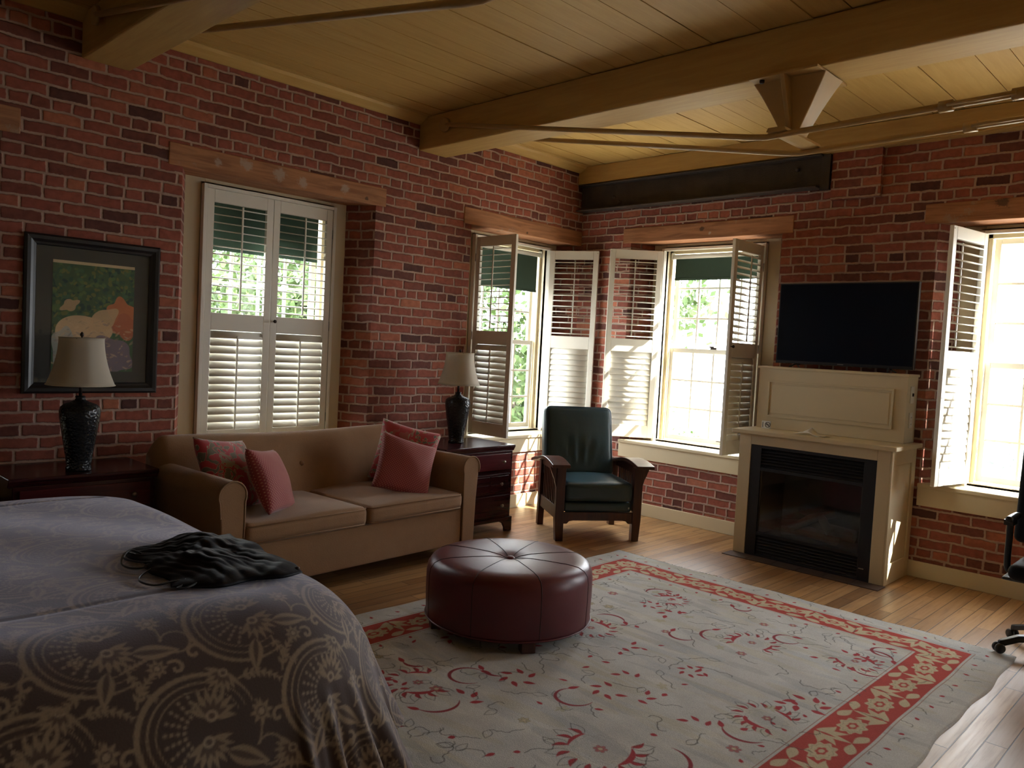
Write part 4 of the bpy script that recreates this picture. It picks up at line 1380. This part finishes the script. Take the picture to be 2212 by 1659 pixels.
# ------------------------------------------------------------------ armchair
ang = math.atan2(-0.561, 0.828)
t = thing('armchair', 'mission style wooden armchair with dark green leather cushions facing the ottoman', 'armchair', (4.645, 3.945, 0), ang)
W_, D_ = 0.705, 0.63
for x in (0.0, W_-0.07):
    f = MB()
    f.prism([(0.012 if x == 0 else 0.0, 0), (0.07 if x == 0 else 0.058, 0), (0.07, 0.17), (0.07, 0.585), (0.0, 0.585), (0.0, 0.17)], 0.0, 0.06, 'y')
    f.xf(Matrix.Translation((x, 0, 0)))
    f.obj('front_leg', M['mission'], t, bevel=0.003)
    f = MB()
    f.prism([(D_-0.06, 0), (D_, 0), (D_-0.01, 0.20), (D_-0.03, 0.56), (D_-0.09, 0.56), (D_-0.075, 0.20)], x+0.005, x+0.055, 'x')
    f.obj('back_leg', M['mission'], t, bevel=0.003)
f = MB()
P = [(0.07, 0.135), (0.10, 0.135), (0.118, 0.155), (0.15, 0.160), (W_-0.15, 0.160), (W_-0.118, 0.155), (W_-0.10, 0.135), (W_-0.07, 0.135), (W_-0.07, 0.225), (0.07, 0.225)]
f.prism(P, 0.012, 0.035, 'y'); f.obj('front_apron', M['mission'], t, bevel=0.002)
for x in (0.014, W_-0.04):
    f = MB(); f.box(x, x+0.026, 0.06, D_-0.075, 0.165, 0.265); f.obj('side_rail', M['mission'], t, bevel=0.002)
    f = MB()
    # arched upper rail
    P = [(0.06, 0.585), (0.06, 0.40)]
    for k in range(9):
        a = math.pi/2*k/8
        P.append((0.06+0.16*(1-math.cos(a)), 0.40+0.125*math.sin(a)))
    P += [(D_-0.09, 0.525), (D_-0.09, 0.585)]
    f.prism(P, x, x+0.026, 'x'); f.obj('upper_rail', M['mission'], t, bevel=0.002)
    for k in range(8):
        y = 0.105+k*0.052
        f = MB(); f.box(x+0.006, x+0.020, y, y+0.016, 0.262, 0.53); f.obj('spindle', M['mission'], t)
for c_ in (-0.035, W_+0.035):
    f = MB()
    ys = np.linspace(-0.075, 0.64, 15)
    pts = [(y, 0.596+0.028*math.sin(max(0, min(1, (y+0.075)/0.5))*math.pi)-0.05*max(0, (y-0.30)/0.34)**2) for y in ys]
    pp = [(y, z+0.013) for y, z in pts]+[(y, z-0.013) for y, z in pts[::-1]]
    cc = c_+(0.045 if c_ < 0 else -0.045)
    f.prism(pp, cc-0.072, cc+0.072, 'x'); f.obj('armrest', M['mission'], t, bevel=0.004)
    f = MB()
    s_ = 1 if c_ < 0 else -1
    ex = 0.0 if c_ < 0 else W_
    f.prism([(ex, 0.585), (ex-s_*0.055, 0.585), (ex-s_*0.05, 0.56), (ex-s_*0.02, 0.49), (ex, 0.42)], 0.015, 0.045, 'y'); f.obj('corbel', M['mission'], t, bevel=0.002)
f = MB(); f.box(0.07, W_-0.07, D_-0.10, D_-0.07, 0.20, 0.30); f.obj('back_rail', M['mission'], t, bevel=0.002)
f = MB(); f.soft(W_/2, 0.285, 0.262, W_-0.15, 0.52, 0.08, 0.02, (0, 0.004, 0), 5); f.obj('footrest', M['teal'], t, weld=True)
f = MB(); f.soft(W_/2, 0.280, 0.385, W_-0.146, 0.56, 0.150, 0.035, (0.0, 0.01, 0.022), 9); f.obj('seat_cushion', M['teal'], t, weld=True)
def wr(P):
    Q = P.copy()
    x, z = P[..., 0], P[..., 2]
    fr = np.clip(-P[..., 1]*20, 0, 1)
    w = np.exp(-((z+0.09)/0.09)**2)*np.exp(-(x/0.14)**2)
    Q[..., 1] += fr*w*(0.013*np.cos(75*x/(0.6+2.2*(z+0.28)))+0.012)
    return Q
bk = MB(); bk.soft(0, 0, 0, 0.59, 0.15, 0.59, 0.045, (0.006, 0.022, 0.006), 17, wr)
bm4 = Matrix.Translation((W_/2-0.030, 0.600, 0.708)) @ Matrix.Rotation(R(-14), 4, 'X')
bk.xf(bm4); bc = bk.obj('back_cushion', M['teal'], t, weld=True)
f = MB()
hx, hz, rr = 0.287, 0.290, 0.045
P = []
for cxn, czn, a0 in ((1, 1, 0), (-1, 1, 90), (-1, -1, 180), (1, -1, 270)):
    for k in range(5):
        a = R(a0+90*k/4)
        P.append((cxn*(hx-rr)+rr*math.cos(a), -0.068, czn*(hz-rr)+rr*math.sin(a)))
f.tube(P, 0.005, 6, closed=True); f.xf(bm4); f.obj('piping', M['teal'], bc)
f = MB()
for x in (0.055, W_-0.085):
    f.box(x, x+0.03, 0.080, 0.108, -0.25, 0.255)
for z in (-0.1, 0.02, 0.13, 0.215):
    f.box(0.085, W_-0.085, 0.083, 0.100, z, z+0.035)
f.xf(Matrix.Translation((0, 0.605, 0.725)) @ Matrix.Rotation(R(-14), 4, 'X')); f.obj('back_frame', M['mission'], t, bevel=0.003)
f = MB(); f.box(W_-0.11, W_-0.10, 0.002, 0.006, 0.255, 0.27); f.obj('care_label', M['paper'], t)

# ------------------------------------------------------------------ bed
t = thing('bed', 'bed covered with a brown and tan paisley spread in the lower left foreground', 'bed')
bx1, by0, by1, TOP = 1.45, 2.37, 4.20, 0.655
BB, TT = (0.060, 0.036, 0.022), (0.25, 0.185, 0.115)
TL_ = (0.31, 0.24, 0.16)
BG = (0.085, 0.055, 0.035)
cx0, cx1, cy0, cy1 = -1.35, 2.16, 1.51, 4.90
cv = Canvas(cx0, cx1, cy0, cy1, 740, 712, BB)
rg = random.Random(9)
def fern(x, y, ang, L, n, bend=0.0, col=TT):
    """curved stem with paired leaflets"""
    P = [(x, y)]
    for k in range(n):
        P.append((P[-1][0]+L/n*math.cos(ang), P[-1][1]+L/n*math.sin(ang)))
        ang += bend/n
        s_ = L*0.20*(1-0.6*k/n)
        for sg in (-1, 1):
            cv.leaf(P[-1][0], P[-1][1], s_, s_*0.22, ang+sg*0.75, col, 0.9)
    cv.stroke(P, 0.003, col, 0.9)
    return P[-1], ang
def blossom(x, y, r, ang, col=TT):
    for k in range(9):
        a = ang+(k-4)*0.36
        cv.leaf(x, y, r*(1.05-0.04*abs(k-4)), r*0.13, a, col, 0.95)
    for k in range(5):
        cv.leaf(x, y, r*0.62, r*0.10, ang+(k-2)*0.5, BG, 0.95)
    cv.ell(x, y, r*0.22, r*0.2, 0, TL_, 0.95)
    cv.ell(x, y, r*0.12, r*0.1, 0, BG, 0.95)
def flower(x, y, r, n=8):
    for k in range(n):
        a = 2*math.pi*k/n
        cv.leaf(x, y, r, r*0.2, a, TT, 0.95)
    cv.ell(x, y, r*0.4, r*0.4, 0, BG, 0.9)
    cv.ell(x, y, r*0.25, r*0.25, 0, TL_, 0.95)
def spiral(x, y, r, a0, sg=1):
    P = []
    for k in range(22):
        f_ = k/21
        a = a0+sg*f_*5.2
        P.append((x+r*(1-0.85*f_)*math.cos(a), y+r*(1-0.85*f_)*math.sin(a)))
    cv.stroke(P, 0.0045, TT, 0.95)
def paisley(x, y, s_, ang, mir=1):
    ca, sa = math.cos(ang), math.sin(ang)
    def T(px, py):
        px *= mir
        return (x+s_*(px*ca-py*sa), y+s_*(px*sa+py*ca))
    def A(a):
        return ang+(a if mir > 0 else math.pi-a)
    # thick crescent rim with beading
    for rr, wd, col in ((0.50, 0.013, TT), (0.425, 0.005, TT), (0.36, 0.003, TT)):
        P = [T(rr*math.cos(a)*(1+0.12*math.sin(a/2)), rr*math.sin(a)) for a in np.linspace(R(25), R(285), 34)]
        for k in range(len(P)-1):
            f_ = math.sin(math.pi*(k+0.5)/(len(P)-1))
            cv.stroke(P[k:k+2], wd*s_*(0.4+1.5*f_), col, 0.95)
    for k in range(26):
        a = R(35+9.2*k)
        px, py = T(0.462*math.cos(a)*(1+0.12*math.sin(a/2)), 0.462*math.sin(a))
        cv.ell(px, py, 0.011*s_, 0.008*s_, a, BG, 0.9)
    # dotted net in the belly
    for i in range(9):
        for j in range(4):
            a = R(95+i*17)
            r_ = 0.33-0.055*j
            px, py = T(r_*math.cos(a), r_*math.sin(a))
            cv.ell(px, py, 0.018*s_, 0.014*s_, a, TL_, 0.8)
    # curled tail
    P = [T(0.50*math.cos(a)*1.1+0.0, 0.50*math.sin(a)) for a in np.linspace(R(25), R(-20), 6)]
    P += [T(0.62+0.13*math.cos(a), -0.24+0.13*math.sin(a)) for a in np.linspace(R(150), R(-160), 14)]
    cv.stroke(P, 0.007*s_*1.3, TT, 0.9)
    px, py = T(0.08, 0.12); blossom(px, py, 0.26*s_, A(R(80)))
    px, py = T(0.05, -0.10); blossom(px, py, 0.25*s_, A(R(-70)))
    px, py = T(0.22, -0.2); cv.leaf(px, py, 0.42*s_, 0.085*s_, A(R(-20)), TT); cv.leaf(px, py, 0.36*s_, 0.03*s_, A(R(-20)), BG)
    px, py = T(-0.05, -0.30); cv.leaf(px, py, 0.34*s_, 0.07*s_, A(R(-120)), TT); cv.leaf(px, py, 0.28*s_, 0.025*s_, A(R(-120)), BG)
    px, py = T(0.1, -0.35); fern(px, py, A(R(-95)), 0.36*s_, 6, 0.8*mir)
    px, py = T(-0.55, 0.25); fern(px, py, A(R(80)), 0.42*s_, 7, -1.0*mir)
    px, py = T(0.35, 0.42); fern(px, py, A(R(20)), 0.42*s_, 7, -1.1*mir)
    px, py = T(0.55, 0.10); flower(px, py, 0.12*s_)
    px, py = T(-0.62, -0.15); spiral(px, py, 0.10*s_, ang, mir)
    px, py = T(-0.5, -0.45); blossom(px, py, 0.2*s_, A(R(-140)))
    px, py = T(0.48, -0.5); spiral(px, py, 0.085*s_, ang+2, -mir)
    px, py = T(-0.35, 0.6); flower(px, py, 0.10*s_)
step = 0.42
r_ = 0
y = cy0+0.1
while y < cy1+0.3:
    x = cx0+(0.21 if r_ % 2 else 0.0)
    while x < cx1+0.3:
        paisley(x, y, 0.31, R(-8 if r_ % 2 else 12), 1 if r_ % 2 else 1)
        x += step
    y += 0.31
    r_ += 1
for k in range(60):
    x, y = rg.uniform(cx0, cx1), rg.uniform(cy0, cy1)
    fern(x, y, rg.uniform(0, 6.28), rg.uniform(0.07, 0.12), 6, rg.uniform(-1.2, 1.2))
for k in range(70):
    x, y = rg.uniform(cx0, cx1), rg.uniform(cy0, cy1)
    flower(x, y, rg.uniform(0.014, 0.024), 7)
# quilting seams
for yy in (2.52, 4.12):
    cv.stroke([(x, yy+0.008*math.sin(x*5)) for x in np.arange(cx0, cx1, 0.05)], 0.0022, (0.03, 0.018, 0.012), 0.7)
RC = 0.22
def spread(a, b):
    x0_, x1_, y0_, y1_ = cx0+0.4, bx1, by0, by1
    ia = np.clip(a, x0_+RC, x1_-RC); ib = np.clip(b, y0_+RC, y1_-RC)
    da, db = a-ia, b-ib
    rad = np.hypot(da, db)
    L = np.maximum(rad, 1e-9)
    nx_, ny_ = da/L, db/L
    e = np.maximum(rad-RC, 0)*np.maximum(np.maximum(np.abs(nx_), np.abs(ny_)), 0.5)**np.clip((rad-RC)/0.3, 0, 1)              # cloth length past the edge
    near = np.clip(-ny_*1.5, 0, 1)             # the thick quilt bulges out on the near side
    r0 = 0.13+0.24*near                    # roll over the mattress edge
    tm = 1.35-0.20*near
    th = np.minimum(e/r0, tm)
    off = r0*np.sin(th); drop = r0*(1-np.cos(th))
    rest = np.maximum(e-r0*tm, 0)
    off = off+rest*np.cos(tm); drop = drop+rest*np.sin(tm)
    angp = np.arctan2(ny_, nx_)
    per = (a*np.abs(ny_)+b*np.abs(nx_))
    fold = np.sin(per*13+2*angp*3)*0.55+np.sin(per*29+1.3)*0.25+np.sin(angp*11)*0.5
    amp = 0.055*np.clip(rest/0.42, 0, 1)**1.2
    off = off+fold*amp
    X_ = ia+nx_*(np.minimum(rad, RC)+off)
    Y_ = ib+ny_*(np.minimum(rad, RC)+off)
    Z_ = TOP-drop+0.006*np.sin(a*4.1)*np.sin(b*3.3)+0.004*np.sin(a*9+b*7)
    Z_ = Z_-0.004*np.exp(-((b-2.52)/0.015)**2)*(e <= 0)-0.004*np.exp(-((b-4.12)/0.015)**2)*(e <= 0)
    return np.stack([X_, Y_, np.maximum(Z_, 0.015)], -1)
cv.mesh('bedspread', attr_mat('paisley_velvet', 0.7, sheen=0.75, noise=0.12, nscale=160, sheen_tint=(0.82, 0.82, 1.0), bump=0.25, sheen_rough=0.45), t, spread)
f = MB(); f.soft((cx0+0.4+bx1)/2, (by0+by1)/2, 0.45, bx1-cx0-0.46, by1-by0-0.06, 0.30, 0.06); f.obj('mattress', M['duvetbase'], t, weld=True)
f = MB(); f.box(cx0+0.5, bx1-0.1, by0+0.1, by1-0.1, 0.10, 0.31); f.obj('bed_base', M['duvetbase'], t)
for x in (cx0+0.6, bx1-0.2):
    for y in (by0+0.15, by1-0.15):
        f = MB(); f.tube([(x, y, 0.0), (x, y, 0.11)], 0.025, 10); f.obj('leg', M['black'], t)

# ------------------------------------------------------------------ drawstring bag
t = thing('drawstring_bag', 'black nylon drawstring bag dropped on the corner of the bed', 'bag', (1.31, 2.755, TOP+0.002), R(-3))
nu, nv = 110, 90
rs = np.random.RandomState(2)
U, V = np.meshgrid(np.linspace(-1, 1, nu), np.linspace(-1, 1, nv), indexing='ij')
f = MB()
def bag(sg):
    # x across 0.42, y along 0.66 (mouth at -y/+x left end)
    hx = 0.235*(1-0.10*np.abs(V)**3)*(1-0.12*np.clip(-U, 0, 1)*0)
    X_ = U*0.215+0.012*np.sin(V*7)
    Y_ = V*0.325*(1-0.22*np.clip(-U, 0, 1)**2)+0.014*np.sin(U*6+1)
    env = np.clip((1-U**2)*(1-V**2), 0, 1)**0.45
    bump = 0.030+0.030*np.exp(-((U-0.15)**2+(V-0.45)**2)/0.12)+0.020*np.exp(-((U+0.2)**2+(V+0.1)**2)/0.2)
    rad_ = np.arctan2(V-1.1, U+1.2)
    wr_ = 0.006*np.sin(6*U+3*V+2*np.sin(4*V))+0.007*np.abs(np.sin(15*rad_+2*np.sin(3*U)))+0.004*np.abs(np.sin(31*rad_+V*3))+0.003*np.sin(21*V-9*U+2*np.sin(7*U))
    Z_ = env*(bump*1.15+wr_)
    if sg < 0:
        Z_ = Z_*0.0
    return np.stack([X_, Y_, Z_+0.002], -1)
f.grid(bag(1)); f.grid(bag(-1)[::-1])
f.obj('sack', M['nylon'], t, weld=True)
def cord(P):
    f = MB(); f.tube(P, 0.0035, 7); return f.obj('cord', M['black'], t)
def smooth(P, n=6):
    P = [Vector(q) for q in P]; out = []
    for i in range(len(P)-1):
        p0, p1, p2, p3 = P[max(i-1, 0)], P[i], P[i+1], P[min(i+2, len(P)-1)]
        for k in range(n):
            s_ = k/n
            out.append(0.5*((2*p1)+(p2-p0)*s_+(2*p0-5*p1+4*p2-p3)*s_**2+(3*p1-p0-3*p2+p3)*s_**3))
    return out+[P[-1]]
cord(smooth([(-0.20, 0.17, 0.012), (-0.245, 0.15, 0.03), (-0.275, 0.09, 0.010), (-0.262, 0.03, 0.006), (-0.225, 0.0, 0.010), (-0.19, -0.01, 0.015)]))
cord(smooth([(-0.19, 0.15, 0.02), (-0.225, 0.16, 0.035), (-0.26, 0.115, 0.022), (-0.235, 0.05, 0.02), (-0.195, 0.02, 0.02)]))
cord(smooth([(-0.20, -0.02, 0.012), (-0.26, -0.07, 0.006), (-0.285, -0.135, 0.006), (-0.262, -0.20, 0.006), (-0.21, -0.20, 0.008), (-0.165, -0.21, 0.010)]))
cord(smooth([(-0.165, -0.21, 0.012), (-0.185, -0.245, 0.006), (-0.215, -0.27, 0.006), (-0.19, -0.285, 0.008), (-0.15, -0.27, 0.012)]))
f = MB(); f.lathe([(0.001, 0), (0.007, 0.003), (0.008, 0.009), (0.005, 0.015), (0.001, 0.016)], (-0.222, 0.0, 0.004), n=10); f.obj('cord_knot', M['black'], t)
f = MB(); f.lathe([(0.001, 0), (0.009, 0.003), (0.009, 0.010), (0.001, 0.013)], (0.20, -0.285, 0.004), n=10); f.obj('grommet', M['rod'], t)

# ------------------------------------------------------------------ office chair
t = thing('office_chair', 'black office chair on casters cut off by the right edge', 'chair', (5.0, 0.715, 0))
f = MB(); f.lathe([(0.035, 0.06), (0.045, 0.07), (0.045, 0.12), (0.028, 0.14), (0.028, 0.26), (0.018, 0.27), (0.018, 0.40)], n=20); f.obj('gas_lift', M['black'], t)
for k in range(5):
    a = math.atan2(0.243, -0.19)-k*2*math.pi/5
    f = MB()
    ys = [(0.03, 0.105, 0.032), (0.12, 0.110, 0.028), (0.22, 0.100, 0.024), (0.29, 0.075, 0.020), (0.315, 0.066, 0.014)]
    P = []
    lv = []
    for r_, z_, w_ in ys:
        lv.append([(r_, -w_, z_-0.022), (r_, w_, z_-0.022), (r_, w_*0.8, z_+0.012), (r_, -w_*0.8, z_+0.012)])
    for i in range(len(lv)-1):
        for q in range(4):
            q2 = (q+1) % 4
            f.add([lv[i][q], lv[i][q2], lv[i+1][q2], lv[i+1][q]], [(0, 1, 2, 3)])
    f.add(lv[0], [(0, 1, 2, 3)]); f.add(lv[-1], [(0, 1, 2, 3)])
    f.xf(Matrix.Rotation(a, 4, 'Z')); f.obj('base_arm', M['black'], t, bevel=0.008, seg=3, weld=True)
    oz = 0.012 if k == 0 else 0.001
    f = MB()
    for s_ in (-1, 1):
        g = MB(); g.lathe([(0.020, -0.010), (0.026, -0.007), (0.026, 0.007), (0.020, 0.010)], n=20)
        g.xf(Matrix.Translation((0.31, s_*0.014, 0.0265+oz)) @ Matrix.Rotation(R(90), 4, 'X'))
        f.add(g.v, g.f, True)
    f.tube([(0.30, 0, 0.03+oz), (0.30, 0, 0.075)], 0.007, 8)
    f.xf(Matrix.Rotation(a, 4, 'Z')); f.obj('caster', M['black'], t)
f = MB(); f.soft(0, 0, 0.455, 0.48, 0.46, 0.085, 0.04, (0, 0, 0.015), 6); f.obj('seat', M['nylon'], t, weld=True)
f = MB(); f.box(-0.16, 0.20, -0.26, 0.265, 0.395, 0.412); f.obj('seat_plate', M['black'], t, bevel=0.008)
f = MB(); f.soft(0, 0, 0, 0.07, 0.60, 0.56, 0.033, (0.012, 0, 0.02), 6)
f.xf(Matrix.Translation((0.27, 0.0, 0.82)) @ Matrix.Rotation(R(8), 4, 'Y')); f.obj('backrest', M['nylon'], t, weld=True)
f = MB(); f.box(0.17, 0.31, -0.03, 0.03, 0.40, 0.425); f.box(0.285, 0.315, -0.03, 0.03, 0.40, 0.75); f.obj('back_post', M['black'], t, bevel=0.006)
for s_ in (-1, 1):
    f = MB()
    f.tube(smooth([(0.04, s_*0.22, 0.404), (0.04, s_*0.275, 0.41), (0.045, s_*0.285, 0.47), (0.05, s_*0.285, 0.58), (0.05, s_*0.285, 0.67)]), 0.017, 10)
    f.box(0.0, 0.10, s_*0.285-0.022, s_*0.285+0.022, 0.66, 0.69)
    o = f.obj('arm_post', M['black'], t)
    f = MB(); f.soft(0.03, s_*0.268, 0.705, 0.22, 0.04, 0.032, 0.015, (0, 0, 0.004), 4); f.obj('arm_pad', M['black'], o, weld=True)
f = MB(); f.lathe([(0.018, 0), (0.024, 0.01), (0.024, 0.03), (0.012, 0.035)], n=12); f.xf(Matrix.Translation((0.12, 0.24, 0.352)))
f.tube([(0.12, 0.24, 0.385), (0.12, 0.24, 0.40)], 0.008, 8); f.obj('tension_knob', M['black'], t)

# ------------------------------------------------------------------ outdoors
f = MB(); f.box(-40, 60, -40, 60, -4.3, -4.2)
struct(f.obj('ground', M['bounceground']))
def tree(x, y, label, r_, zc, n, seed, hz=1.0):
    t = thing('leafy_tree', label, 'tree', (x, y, -4.2), 0, 'trees outside the windows')
    rs = np.random.RandomState(seed)
    f = MB(); zc2 = zc+4.2
    f.tube([(0, 0, 0), (0.1, 0.05, zc2*0.5), (-0.05, 0.1, zc2)], [0.22, 0.16, 0.08], 10)
    for k in range(7):
        a = rs.rand()*6.28; q = zc2*(0.5+0.06*k)
        f.tube([(0, 0, q), (r_*0.35*math.cos(a), r_*0.35*math.sin(a), q+r_*0.25), (r_*0.75*math.cos(a), r_*0.75*math.sin(a), q+r_*0.45)], [0.07, 0.045, 0.015], 6)
    f.obj('trunk', M['bark'], t)
    cl = rs.randn(26, 3)*[r_*0.42, r_*0.42, r_*0.42*hz]
    vs, fs = [], []
    for k in range(n):
        c_ = cl[rs.randint(len(cl))]+rs.randn(3)*r_*0.16+[0, 0, zc2]
        A = rs.randn(3); A /= np.linalg.norm(A); B = np.cross(A, rs.randn(3)); B /= np.linalg.norm(B)
        s_ = 0.05+0.05*rs.rand()
        b = len(vs)
        vs += [tuple(c_-A*s_), tuple(c_+B*s_*0.6), tuple(c_+A*s_), tuple(c_-B*s_*0.6)]
        fs.append((b, b+1, b+2, b+3))
    f = MB(); f.add(vs, fs)
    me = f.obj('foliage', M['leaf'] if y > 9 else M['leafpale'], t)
    return t
tree(6.3, 11.2, 'green tree glimpsed between the upper louvers of the closed shutters', 2.0, 1.2, 9000, 1, 1.5)
tree(10.6, 9.9, 'light green maple seen past the swung shutter in the corner window', 1.9, 0.8, 9000, 2, 1.6)
tree(16.4, 10.4, 'washed out tree low in the bright window left of the fireplace', 2.2, -2.6, 6000, 3)
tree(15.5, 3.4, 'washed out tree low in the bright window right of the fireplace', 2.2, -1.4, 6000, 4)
